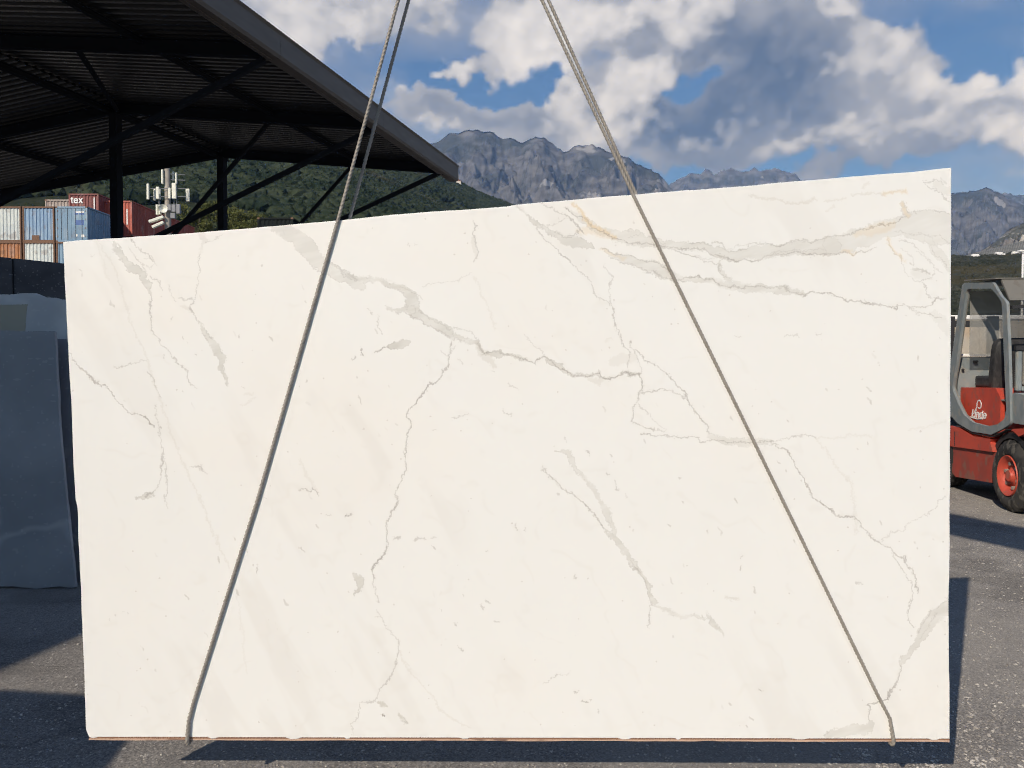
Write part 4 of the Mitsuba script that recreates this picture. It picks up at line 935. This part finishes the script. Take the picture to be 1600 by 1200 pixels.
def scatter(n, a0, a1, y0, y1, fn, rmin, rmax, vis, seed):
    r_ = np.random.default_rng(seed)
    y = np.sqrt(r_.uniform(y0 ** 2, y1 ** 2, n))
    a = r_.uniform(a0, a1, n)
    X = a * y
    Z = fn(X, y)
    e = (Z - 1.6) / y
    ok = vis(a, e)
    X, y, Z = X[ok], y[ok], Z[ok]
    dens = n2(X, y, 60, 3, seed)
    keep = dens > .30
    X, y, Z = X[keep], y[keep], Z[keep]
    return np.stack([X, y, Z, r_.uniform(rmin, rmax, len(X)) * (.7 + .6 * n2(X, y, 40, 2, 3)), r_.integers(0, 8, len(X)), r_.uniform(0, 6.28, len(X))], 1)


forest('forest', scatter(100000, -.70, .06, 170, 1235, green_hill, 1.7, 3.7, lambda a, e: (e > .135) & (e < .31), 4), 'm_forest', 'dense green woodland covering the hill behind the canopy')

# mountains
def mountain(pts, Yr, foot, depth, seed, spur=.5, jag=14, scale=420):
    rf = ridge(pts)

    def fn(X, Y):
        a = X / Y
        top = rf(a) * Yr + 1.6
        t = np.clip((Y - foot) / (Yr - foot), 0, 1)
        wx = X + (n2(X, Y, 500, 3, seed + 5) - .5) * 320
        rid = 1 - np.abs(2 * meshkit.fbm(np.stack([wx / scale, Y / (scale * 2.6), X * 0], -1), 5, seed) - 1)
        rid2 = 1 - np.abs(2 * meshkit.fbm(np.stack([wx / (scale * .33), Y / (scale * .8), X * 0 + 3], -1), 4, seed + 3) - 1)
        body = t ** .95
        cut = spur * (1 - rid) * 1.6 * (4 * t * (1 - t)) ** .7 + .16 * (1 - rid2) * (4 * t * (1 - t)) ** .6
        back = 1 - np.clip((Y - Yr) / depth, 0, 1)
        fine = 1 - np.abs(2 * n2(wx, Y * .6, scale * .16, 4, seed + 13) - 1)
        fine2 = 1 - np.abs(2 * n2(wx, Y * .7, scale * .06, 3, seed + 17) - 1)
        crag = (scale * .36 * (fine - .6) + scale * .15 * (fine2 - .6)) * np.clip(t * 3, 0, 1) * np.clip((1.03 - t) * 5, .12, 1)
        return top * np.clip(body - cut * .55, 0, 1.2) * back + jag * (n2(X, Y, 60, 4, seed + 8) - .5) * np.clip(t * 2, 0, 1) - 6 + crag
    return fn


def rock(a, b, veg, pale, f=.004, pth=.66):
    def fn(p, n, uv):
        c = mix(a, b, smoothstep(.3, .7, fbm(p.x * f * 4, p.y * f * 4, p.z * f * 7, 5)))
        g = smoothstep(.45, .62, fbm(p.x * f, p.y * f, p.z * f * 1.4 + 7, 5)) * smoothstep(.15, .55, n.z)
        c = mix(c, veg, g * .85)
        return mix(c, pale, smoothstep(pth, pth + .07, fbm(p.x * f * 1.7 + 20, p.y * f * 1.2, p.z * f * 2.0, 5)) * .8)
    return proc(fn)


diffuse('m_rock', rock((.075, .077, .083), (.145, .145, .15), (.040, .048, .045), (.30, .295, .29), pth=.70))  # rock tones darkened and blued to stand in for cloud shadow
diffuse('m_rock_near', rock((.15, .14, .125), (.26, .24, .215), (.07, .075, .055), (.48, .45, .40), .012, .56))
M1 = [(300, 330), (500, 300), (600, 262), (640, 240), (685, 223), (705, 211), (727, 204), (742, 201), (757, 203), (775, 212), (785, 216), (800, 215), (815, 222), (830, 218), (840, 214), (850, 212), (858, 220), (870, 230), (882, 237), (890, 232), (905, 228), (922, 225), (940, 232), (960, 238), (985, 250), (1010, 263), (1030, 274), (1046, 292), (1100, 330), (1200, 370), (1300, 400)]
M2 = [(900, 330), (1000, 305), (1040, 290), (1052, 284), (1064, 275), (1075, 268), (1084, 270), (1092, 271), (1101, 262), (1110, 266), (1119, 267), (1128, 260), (1140, 258), (1150, 263), (1163, 262), (1176, 261), (1184, 266), (1196, 263), (1222, 264), (1236, 272), (1260, 284), (1400, 292), (1470, 297), (1490, 299), (1510, 300), (1525, 297), (1540, 295), (1560, 299), (1580, 301), (1600, 304), (1700, 320), (1900, 300), (2200, 330)]
M3 = [(1300, 380), (1400, 325), (1450, 308), (1480, 303), (1500, 300), (1515, 298), (1530, 294), (1537, 292), (1546, 296), (1560, 302), (1580, 312), (1600, 322), (1640, 338), (1750, 370), (1900, 380)]
M4 = [(1300, 450), (1440, 410), (1500, 396), (1530, 388), (1550, 374), (1566, 360), (1578, 353), (1590, 348), (1604, 342), (1640, 325), (1750, 300), (1900, 290), (2100, 300)]
terrain('mountain', -.42, .45, 480, 2600, 5300, 190, mountain(M1, 4600, 2600, 800, 11, jag=34), 'm_rock', label='large grey rocky mountain with cloud above it, centre of the skyline')
terrain('far_mountain', -.02, 1.15, 520, 5600, 8200, 130, mountain(M2, 7200, 5600, 1100, 23, jag=60, scale=600), 'm_rock', label='distant jagged blue ridge right of the large mountain')
terrain('quarry_mountain', .38, .95, 360, 2900, 5300, 160, mountain(M3, 4500, 2900, 900, 37, spur=.55), 'm_rock', label='grey quarried mountain behind the right end of the slab')
terrain('near_hill', .42, 1.05, 260, 1100, 2300, 130, mountain(M4, 1900, 1100, 500, 51, spur=.3, jag=8, scale=160), 'm_rock_near', label='small pale rocky hill above the ribbed roof at right')
r2 = ridge([(1100, 470), (1300, 430), (1400, 412), (1480, 404), (1530, 402), (1600, 398), (1700, 390), (1900, 380), (2400, 370)])


def slope_right(X, Y):
    t = np.clip((Y - 60) / 360, 0, 1)
    return (r2(X / np.maximum(Y, 1)) * 420 + 1.6) * t ** 1.1 * (1 - .8 * sstep((Y - 430) / 500)) - .3 + (n2(X, Y, 60, 3, 6) - .5) * 5 * t * np.clip((430 - Y) / 100, 0, 1)


terrain('wooded_slope', .25, 1.6, 160, 60, 950, 100, slope_right, 'm_hill', label='dark wooded slope behind the forklift')
forest('woodland', scatter(16000, .46, .78, 90, 432, slope_right, .9, 2.0, lambda a, e: (e > .02) & (e < .15), 9), 'm_grey_woods', 'dark trees on the slope behind the forklift')

# trees standing by themselves at the foot of the hill
scene['m_leaf'] = {'type': 'twosided', 'bsdf': {'type': 'diffuse', 'reflectance': proc(lambda p, n, uv: mix((.085, .10, .035), (.15, .155, .055), noise(p.x * 1.3, p.y * 1.3, p.z * 1.3)))}}
princ('m_bark', (.10, .08, .06), rough=.9)


def tree(x, y, z, h, label, seed, m='m_leaf'):
    r_ = np.random.default_rng(seed)
    k = thing('tree', label, 'tree', 'trees at the foot of the hill')
    top = np.array([x, y, z + h * .75])
    limbs = [tube([(x, y, z - .5), (x + .1, y, z + h * .35), tuple(top)], [.22, .17, .05], 8)]
    cen = []
    for q in range(9):
        an, el = r_.uniform(0, 6.28), r_.uniform(.1, 1.0)
        c_ = np.array([x + math.cos(an) * h * .24 * r_.uniform(.4, 1), y + math.sin(an) * h * .24 * r_.uniform(.4, 1), z + h * (.35 + .55 * el)])
        cen.append(c_)
        limbs.append(tube([(x, y, z + h * .3 * r_.uniform(.8, 1.3)), tuple((c_ + top) / 2 - EZ * h * .12), tuple(c_)], [.1, .07, .03], 6))
    add('trunk', cat(limbs), 'm_bark', k)
    n = 2600
    cen = np.array(cen)
    c_ = cen[r_.integers(0, len(cen), n)]
    d = r_.normal(size=(n, 3))
    d /= np.linalg.norm(d, axis=1, keepdims=True)
    p = c_ + d * (h * .17 * r_.uniform(.35, 1.0, n)[:, None]) * (1, 1, .8)
    e1 = r_.normal(size=(n, 3))
    e1 /= np.linalg.norm(e1, axis=1, keepdims=True)
    e2 = np.cross(e1, r_.normal(size=(n, 3)))
    e2 /= np.linalg.norm(e2, axis=1, keepdims=True)
    s = r_.uniform(.10, .22, n)[:, None] * h / 7
    v = np.stack([p - e1 * s, p + e2 * s * .6, p + e1 * s, p - e2 * s * .6], 1).reshape(-1, 3)
    f = np.arange(n)[:, None] * 4
    add('crown', M(v, np.vstack([f + [0, 1, 2], f + [0, 2, 3]])), m, k)


for j, (px, py, y, h) in enumerate(((308, 322, 138, 8.5), (331, 318, 150, 8.5), (362, 320, 142, 8), (385, 330, 136, 7.5), (405, 335, 150, 7))):
    X = (px - 800) / 1256 * y
    Zt = 1.6 + (565 - py) / 1256 * y
    tree(X, y, Zt - h, h, ['yellow green tree leftmost at the foot of the hill beside the dark red container', 'yellow green tree between the leftmost tree and the canopy post', 'green tree just right of the far canopy post', 'small green tree between canopy post and dark container', 'small tree right beside the dark container top'][j], 60 + j)
    terr = green_hill(np.array([X]), np.array([float(y)]))[0]

# houses on the hill
princ('m_house', (.62, .57, .50), rough=.8)
princ('m_roof_tile', (.26, .12, .07), rough=.8)


def house(px, py, y, w, fn, label):
    X = (px - 800) / 1256 * y
    z = fn(np.array([X]), np.array([float(y)]))[0] + 3.0
    k = thing('house', label, 'house', 'houses on the wooded hill')
    add('wall', box(X, y, z, w, w * .8, 7.0), 'm_house', k)
    add('roof', put(prism([(-w * .58, 0), (w * .58, 0), (0, 2.2)], np.zeros(3), np.array([1.0, 0, 0]), EZ, np.array([0, 1.0, 0]), w * .9), np.eye(3), (X, y - w * .45, z + 3.5)), 'm_roof_tile', k)


house(412, 311, 800, 9, green_hill, 'small pale house among the trees between canopy post and rope')
house(716, 303, 1130, 9, green_hill, 'tiny white house on the hill just right of the canopy gutter')

# ------------------------------------------------------------------ right background: shed roof, lamp, wall
princ('m_ribbed', proc(lambda p, n, uv: mix((.11, .12, .12), (.19, .195, .19), noise(p.x * .4, p.y * .4, p.z))), rough=.6)
sh = thing('ribbed_shed', 'long low shed with a dark ribbed roof on the slope at far right', 'shed')
B0, B1 = np.array([231.0, 410, 0]), np.array([278.0, 420, 0])
zb0, zb1 = 1.6 + (565 - 402) / 1256 * 410, 1.6 + (565 - 396) / 1256 * 420
dS = (B1 - B0) / np.linalg.norm(B1 - B0)
NR = 46
for k in range(NR):
    q = (k + .5) / NR
    base = B0 + (B1 - B0) * q
    zb = zb0 + (zb1 - zb0) * q
    hgt = .8 + 9.4 * q
    add('roof_rib', beam(base + EZ * zb, base + EZ * (zb + hgt) + np.array([2.2, 6.0, 0]) * (.3 + q), .55, .35), 'm_ribbed', sh)
add('roof', M([B0 + EZ * zb0 + (0, .4, 0), B1 + EZ * zb1 + (0, .4, 0), B1 + EZ * (zb1 + 10.0) + np.array([2.9, 8.2, 0]), B0 + EZ * (zb0 + .8) + np.array([.7, 2.2, 0])], [(0, 1, 2), (0, 2, 3)]), 'm_dark_wall', sh)
add('wall', cat([beam(B0 + EZ * (zb0 - 2) + (0, 1, 0), B1 + EZ * (zb1 - 2) + (0, 1, 0), .4, 4)]), 'm_dark_wall', sh)
for k, (px, py) in enumerate(((1521, 401), (1558, 398), (1584, 397))):
    van = thing('white_van', ['white van leftmost below the ribbed shed', 'white van in the middle below the ribbed shed', 'white van rightmost below the ribbed shed'][k], 'van', 'vans below the shed')
    y = 395.0
    X, z = (px - 800) / 1256 * y, 1.6 + (565 - py) / 1256 * y
    add('body', cat([box(X, y, z + .2, 3.6, 2.0, 1.5, .3), box(X + 2.1, y, z - .1, 1.0, 1.9, .9, .2)]), 'm_white_paint', van)
    for s in (-1.2, 1.6):
        add('wheel', tube([(X + s, y - 1.02, z - .62), (X + s, y - .8, z - .62)], .36, 14), 'm_dark_steel', van)
    add('window', box(X + 1.5, y - 1.0, z + .5, .9, .02, .45), 'm_dark_steel', van)
lp = thing('street_lamp', 'white street lamp on a thin pole behind the forklift at right edge', 'street lamp')
lx, ly = (1595 - 800) / 1256 * 40, 40.0
add('pole', tube([(lx, ly, 0), (lx, ly, 7.0)], [.07, .045], 12), 'm_white_paint', lp, smooth=30)
add('head', cat([box(lx + .05, ly, 7.07, .52, .3, .1, .03), box(lx + .05, ly, 7.0, .3, .2, .05, .01)]), 'm_white_paint', lp)

princ('m_wall_beige', proc(lambda p, n, uv: mix(mix((.40, .345, .27), (.46, .42, .35), fbm(p.x * .5, p.y, p.z * .25, 4)), (.42, .27, .14), smoothstep(.55, .7, fbm(p.x * .9, 0, p.z * .5 + 3, 4)) * .45)), rough=.7)
bw = thing('panel_wall', 'beige panelled wall with white coping seen through the forklift cab', 'wall')
for k in range(14):
    add('panel', box(13.3 + .6 + k * 1.2, 25.0, 1.45, 1.185, .10, 2.9, .012), 'm_wall_beige', bw)
add('coping', box(13.3 + 8.4, 25.0, 2.97, 17.0, .22, .14, .02), 'm_white_paint', bw)

# ------------------------------------------------------------------ forklift
princ('m_red', worn((.50, .062, .034), (.43, .055, .034), 4, amount=.35, g=22, dirt=(.22, .10, .07)), rough=.42, clearcoat=.3, clearcoat_gloss=.8)
princ('m_red_dirty', worn((.27, .055, .040), (.34, .052, .034), 5, amount=.6, g=17, dirt=(.20, .115, .085)), rough=.6)
princ('m_fork_grey', worn((.185, .215, .225), (.235, .26, .265), 6, amount=.5, g=24, dirt=(.30, .27, .22)), rough=.5)
princ('m_tarp', worn((.155, .15, .135), (.20, .19, .17), 5, amount=.4), rough=.8)
princ('m_black', (.022, .022, .024), rough=.6)
princ('m_tyre', worn((.022, .022, .022), (.042, .04, .037), 7, amount=.55, g=20, dirt=(.13, .12, .10)), rough=.85)
princ('m_rim', worn((.50, .075, .045), (.42, .065, .04), 9, amount=.5, g=25, dirt=(.25, .14, .10)), rough=.5)
princ('m_bolt', (.45, .43, .38), rough=.45, metallic=.6)
princ('m_seat', worn((.018, .018, .02), (.03, .03, .03), 9, amount=.12, g=30, dirt=(.12, .115, .11)), rough=.6)
scene['m_dirty_glass'] = {'type': 'blendbsdf', 'weight': .42, 'a': {'type': 'thindielectric'}, 'b': {'type': 'twosided', 'bsdf': {'type': 'diffuse', 'reflectance': {'type': 'rgb', 'value': [.34, .34, .32]}}}}
FO = np.array([5.26, 8.53, 0.0])
FA = np.array([.117, .993, 0]) / math.hypot(.117, .993)
FC = np.array([FA[1], -FA[0], 0])
FM = np.stack([FA, FC, EZ], 1)
fk = thing('forklift', 'worn red and grey forklift parked on the asphalt at the right edge', 'forklift')


def fp(s, c, z):
    return FO + FA * s + FC * c + EZ * z


def side(poly, c0, depth):
    return prism(poly, FO + FC * c0, FA, EZ, FC, depth)


def fbox(s0, s1, c0, c1, z0, z1, ch=.012):
    return put(box((s0 + s1) / 2, (c0 + c1) / 2, (z0 + z1) / 2, s1 - s0, c1 - c0, z1 - z0, ch), FM, FO)


def arc(cx, cz, r, a0, a1, n=14):
    return [(cx + r * math.cos(math.radians(a)), cz + r * math.sin(math.radians(a))) for a in np.linspace(a0, a1, n)]


def wheel(s, r, w, c0, flip=False):
    """Wheel whose outer face stands at c0 and which is w wide inwards."""
    n = 72
    prof = [(.030, r * .56), (.012, r * .60), (.0, r * .70), (.004, r * .82), (.03, r * .93), (.045, r * .985), (.055, r), (w * .36, r * 1.0), (w * .38, r * .95), (w * .44, r * .95), (w * .46, r * 1.0), (w * .62, r), (w * .64, r * .95), (w * .70, r * .95), (w * .72, r), (w - .05, r), (w - .03, r * .93), (w, r * .7), (w - .02, r * .56)]
    ty = lathe(prof, n)
    v = ty.vertices
    rad = np.hypot(v[:, 1], v[:, 2])
    an = np.arctan2(v[:, 2], v[:, 1])
    lug = (np.sin(an * 24 + v[:, 0] * 18) > .35) & (rad > r * .92)
    v[lug, 1:] *= .965
    Q = np.stack([FC, FA, EZ], 1)
    k = add('wheel', put(ty, Q, fp(s, c0, r)), 'm_tyre', fk, smooth=35)
    rim = lathe([(.020, .0), (.020, r * .15), (.055, r * .19), (.085, r * .30), (.085, r * .37), (.045, r * .43), (.015, r * .50), (.005, r * .555), (.022, r * .575), (.12, r * .58), (.12, .0)], 48)
    k2 = add('rim', put(rim, Q, fp(s, c0, r)), 'm_rim', k, smooth=35)
    for b in range(6):
        a = b * math.pi / 3 + .3
        p = np.array([fp(s + r * .335 * math.cos(a), c0 + .085, r + r * .335 * math.sin(a)), fp(s + r * .335 * math.cos(a), c0 + .045, r + r * .335 * math.sin(a))])
        add('bolt', tube(p, .021, 6), 'm_bolt', k)
    return k


wheel(.0, .385, .26, .0)
wheel(1.80, .43, .30, .0)
ar = arc(.0, .385, .475, 20, 168)
# lower red body: skirt, the band above it, the arch over the rear wheel
skirt = [(.40, .25), (1.33, .185), (1.42, .22), (1.50, .40), (1.50, .545), (.31, .600), (.30, .58), (.345, .50), (.385, .38)]
add('skirt_panel', side(Polygon(skirt), .035, 1.0), 'm_red_dirty', fk, label='dusty dark red lower side panel of the forklift')
band = [(1.50, .548), (1.50, .80), (1.19, .80), (.80, .735), (.33, .74), (.07, .822), (-.12, .895), (-.40, .925), (-.78, .93), (-.78, .885), (-.42, .880)] + [(q, z) for q, z in arc(.0, .385, .50, 118, 40, 12)] + [(.315, .603)]
add('sill_panel', side(Polygon(band).buffer(0), .006, 1.05), 'm_red', fk)
add('sill_slot', side(Polygon([(1.285, .57), (1.297, .57), (1.297, .745), (1.285, .745)]), .002, .004), 'm_black', fk)
add('chassis', cat([fbox(-.75, 2.0, .28, .92, .16, .62), fbox(-.45, 1.5, .10, 1.05, .50, .70)]), 'm_black', fk)
add('wheel_arch', side(Polygon([(.46, .39)] + arc(.0, .385, .46, 2, 178) + [(-.46, .39)]).buffer(0).difference(Polygon(arc(.0, .385, .40, 0, 360, 40))), .05, .26), 'm_black', fk)
# grey overhead guard
outer = Polygon([(1.62, 1.10), (1.55, .985), (1.191, .843), (.794, .773), (.325, .779), (.069, .862), (-.115, .936), (-.09, 1.27), (-.055, 1.70), (.012, 2.238), (.147, 2.318), (.335, 2.485), (1.11, 2.555), (1.384, 1.679)])
inner = Polygon([(1.345, 1.27), (1.16, 1.084), (1.002, .965), (.765, .896), (.404, .881), (.184, .919), (.031, .986), (-.007, 1.091), (.071, 1.737), (.131, 2.239), (.248, 2.330), (.375, 2.406), (.990, 2.458), (1.20, 1.70)])
fr_ = outer.buffer(-.075).buffer(.06).difference(inner.buffer(-.07).buffer(.07))
add('guard_frame', side(fr_, -.012, .03), 'm_fork_grey', fk, label='grey overhead guard frame with the step opening')
add('guard_frame', side(fr_, 1.125, .03), 'm_fork_grey', fk)
add('frame_seal', side(outer.intersection(shapely.box(.02, .7, 1.7, 1.1)).buffer(.012).difference(outer.buffer(.001)), .0, .05), 'm_black', fk)
add('frame_lip', side(inner.buffer(-.07).buffer(.076).difference(inner.buffer(-.07).buffer(.066)).intersection(shapely.box(.95, .9, 1.6, 2.5)), .018, .012), 'm_tarp', fk)
for s in (.42, .56, .70, .84, .98):
    add('roof_bar', beam(fp(s, .06, 2.46 + .05 * s), fp(s, 1.09, 2.46 + .05 * s), .035, .05), 'm_fork_grey', fk)
add('roof_sheet', put(prism([(.30, 2.505), (1.09, 2.562), (1.09, 2.574), (.30, 2.517)], np.zeros(3), np.array([1.0, 0, 0]), EZ, np.array([0, 1.0, 0]), 1.14), FM, FO), 'm_tarp', fk)
add('rear_header', put(prism([(.345, 2.50), (.140, 2.255), (.115, 2.258), (.318, 2.506)], np.zeros(3), np.array([1.0, 0, 0]), EZ, np.array([0, 1.0, 0]), 1.02), FM, fp(0, .066, 0)), 'm_tarp', fk, label='faded brown grey panel at the back of the cab roof')
add('rear_crossbar', cat([beam(fp(.075, .06, 2.18), fp(.075, 1.09, 2.25), .05, .035), beam(fp(-.02, .06, 1.745), fp(-.02, 1.09, 1.745), .05, .05)]), 'm_black', fk)
add('front_window', fbox(1.08, 1.086, .07, 1.07, 1.68, 2.44, .0), 'm_dirty_glass', fk)
add('front_cowl', fbox(1.35, 1.42, .06, 1.08, .85, 1.655), 'm_fork_grey', fk)
add('cowl_glint_rail', fbox(1.33, 1.36, .06, 1.08, 1.66, 1.695, .005), 'm_white_paint', fk)  # cowl rim with its bright reflection put in as white
add('dash_knob', put(cat([box(1.31, .24, 1.60, .05, .05, .03, .01), box(1.32, .10, 1.50, .03, .03, .03, .008)]), FM, FO), 'm_black', fk)
# red hood under the seat, its logo, the seat
add('hood', side(Polygon([(1.34, .80), (1.34, 1.285), (.45, 1.305), (.33, 1.20), (.33, .80)]).buffer(-.02).buffer(.02), .085, .85), 'm_red', fk)
add('hood_corner', put(prism([(.34, .095), (.335, .16), (.30, .22), (.24, .26), (.14, .28), (.14, .90), (.34, .90)], np.zeros(3), np.array([1.0, 0, 0]), np.array([0, 1.0, 0]), EZ, .36), FM, fp(0, 0, .80)), 'm_red', fk)
add('hood_shelf', fbox(.14, .56, .09, .9, 1.162, 1.185, .008), 'm_tarp', fk)
add('paper', fbox(.47, .56, .10, .20, 1.187, 1.225, .01), 'm_white_paint', fk)
Q2 = np.stack([-FA, EZ, -FC], 1)
lt = meshkit.text_mesh('Linde', .080, .004, bold=True)
lt.apply_transform(np.array([[1, .18, 0, 0], [0, 1, 0, 0], [0, 0, 1, 0], [0, 0, 0, 1.0]]))
lt.apply_scale((.37 / lt.extents[0], 1.1, 1))
curl = [(.20 + .062 * math.cos(a) * (1 - .07 * (3.6 - a)), .150 + .062 * math.sin(a) * (1 - .07 * (3.6 - a)), 0) for a in np.linspace(3.6, -2.2, 40)]
cm = tube(np.array([[.01, .02, 0], [.07, .05, 0], [.115, .10, 0]] + curl), .0085, 6)
cm.apply_scale((1, 1, .35))
under = tube(np.array([[-.03, -.006, 0], [.06, -.012, 0], [.16, -.018, 0], [.29, -.006, 0]]), .0075, 6)
logo = cat([lt, cm, under])
add('logo', put(logo, Q2, fp(1.035, .0835, .945)), 'm_white_paint', fk, label='white script logo on the red hood')
bk = trimesh.creation.box((.14, .50, .62)).subdivide().subdivide().subdivide()
bk = trimesh.smoothing.filter_laplacian(bk, iterations=4)
bk.apply_transform(trimesh.transformations.rotation_matrix(-.16, (0, 1, 0)))
st = add('seat', put(bk, FM, fp(.80, .45, 1.55)), 'm_seat', fk, smooth=True)
cu = trimesh.creation.box((.48, .50, .14)).subdivide().subdivide().subdivide()
add('cushion', put(trimesh.smoothing.filter_laplacian(cu, iterations=3), FM, fp(1.03, .45, 1.36)), 'm_seat', st, smooth=True)
add('lever', tube([fp(.40, .2, 1.25), fp(.37, .2, 1.55), fp(.37, .2, 1.60)], .012, 8), 'm_bolt', fk)
sw = resample([fp(1.26 - .06 * math.sin(a), .62 + .17 * math.cos(a), 1.56 + .13 * math.sin(a)) for a in np.linspace(0, 2 * math.pi, 30)], .02)
add('steering_wheel', cat([tube(sw, .014, 8), tube([fp(1.26, .62, 1.56), fp(1.37, .62, 1.42)], .02, 8)]), 'm_black', fk)
# rear: grey plate in its frame, counterweight
add('rear_plate', put(box(.0, .0, .0, .03, .90, .36, .05), FM, fp(-.035, .58, 1.53)), 'm_tarp', fk)
add('rear_plate_frame', cat([fbox(-.03, .02, .075, .135, 1.285, 1.72), fbox(-.03, .02, 1.02, 1.07, 1.285, 1.72), fbox(-.028, .018, .135, 1.02, 1.285, 1.34)]), 'm_fork_grey', fk)
add('counterweight', side(Polygon([(-.10, .955), (-.085, 1.275), (-.70, 1.24), (-.82, 1.05), (-.84, .95)]).buffer(-.03).buffer(.03), .012, 1.10), 'm_fork_grey', fk)
add('tail_block', fbox(-.84, -.50, .12, 1.02, .30, .88, .05), 'm_black', fk)
add('mast', cat([beam(fp(2.25, c, .1), fp(2.25, c, 2.2), .12, .08, up=FA) for c in (.3, .85)] + [beam(fp(2.25, .3, z), fp(2.25, .85, z), .06, .08) for z in (.5, 1.2, 2.1)]), 'm_black', fk)
for c in (.36, .78):
    add('fork', cat([fbox(2.32, 2.37, c - .06, c + .06, .06, .62), fbox(2.37, 3.5, c - .06, c + .06, .06, .10)]), 'm_dark_steel', fk)

# ------------------------------------------------------------------ loose chips on the asphalt
princ('m_chip', proc(lambda p, n, uv: mix((.22, .20, .18), (.52, .49, .44), cell_rand(p.x * 17, p.y * 17))), rough=.85)
CH_ = []
for s in range(6):
    q = trimesh.creation.icosahedron()
    CH_.append((q.vertices * np.random.default_rng(s).uniform(.5, 1.25, (12, 1)), np.array(q.faces)))


def chips(n, area, rmin, rmax, seed):
    r_ = np.random.default_rng(seed)
    Vs, Fs, at = [], [], 0
    for _ in range(n):
        x, y = area(r_)
        v, f = CH_[r_.integers(0, 6)]
        r = rmin + (rmax - rmin) * r_.random() ** 3.5
        an = r_.uniform(0, 6.28)
        w = np.stack([v[:, 0] * math.cos(an) - v[:, 1] * math.sin(an), v[:, 0] * math.sin(an) + v[:, 1] * math.cos(an), v[:, 2] * .55], 1) * r + (x, y, r * .15)
        Vs.append(w)
        Fs.append(f + at)
        at += len(v)
    return M(np.vstack(Vs), np.vstack(Fs))


def wedge(r_):
    y = 3.0 + 8.5 * r_.random() ** 1.6
    return y * r_.uniform(.40, .75), y


def front_strip(r_):
    y = r_.uniform(2.9, 3.8)
    return y * r_.uniform(-.7, .62), y


add('gravel', cat([chips(12000, wedge, .002, .0095, 1), chips(5000, front_strip, .0018, .0080, 2), chips(500, lambda r_: (r_.uniform(-3.2, -1.4), r_.uniform(3.1, 5.2)), .002, .010, 3)]), 'm_chip', kind='stuff', label='loose pale stone chips scattered over the asphalt', cat='gravel')
for k, (px, py, r) in enumerate(((1573, 1012, .0085), (1558, 1062, .010))):
    pass

# ------------------------------------------------------------------ the air between here and the mountains
if HAZE:
    scene['air'] = {'type': 'homogeneous', 'albedo': {'type': 'rgb', 'value': [.93, .95, .97]}, 'sigma_t': {'type': 'rgb', 'value': [2.4e-5, 4.0e-5, 7.2e-5]}}
    scene['haze'] = {'type': 'cube', 'to_world': T().translate([0, 0, 949.0]).scale([9600.0, 9600.0, 950.0]), 'bsdf': {'type': 'null'}, 'interior': {'type': 'ref', 'id': 'air'}}
    scene['camera']['medium'] = {'type': 'ref', 'id': 'air'}
    say('haze', 'thin bluish air between the yard and the mountains', None, None, 'stuff')
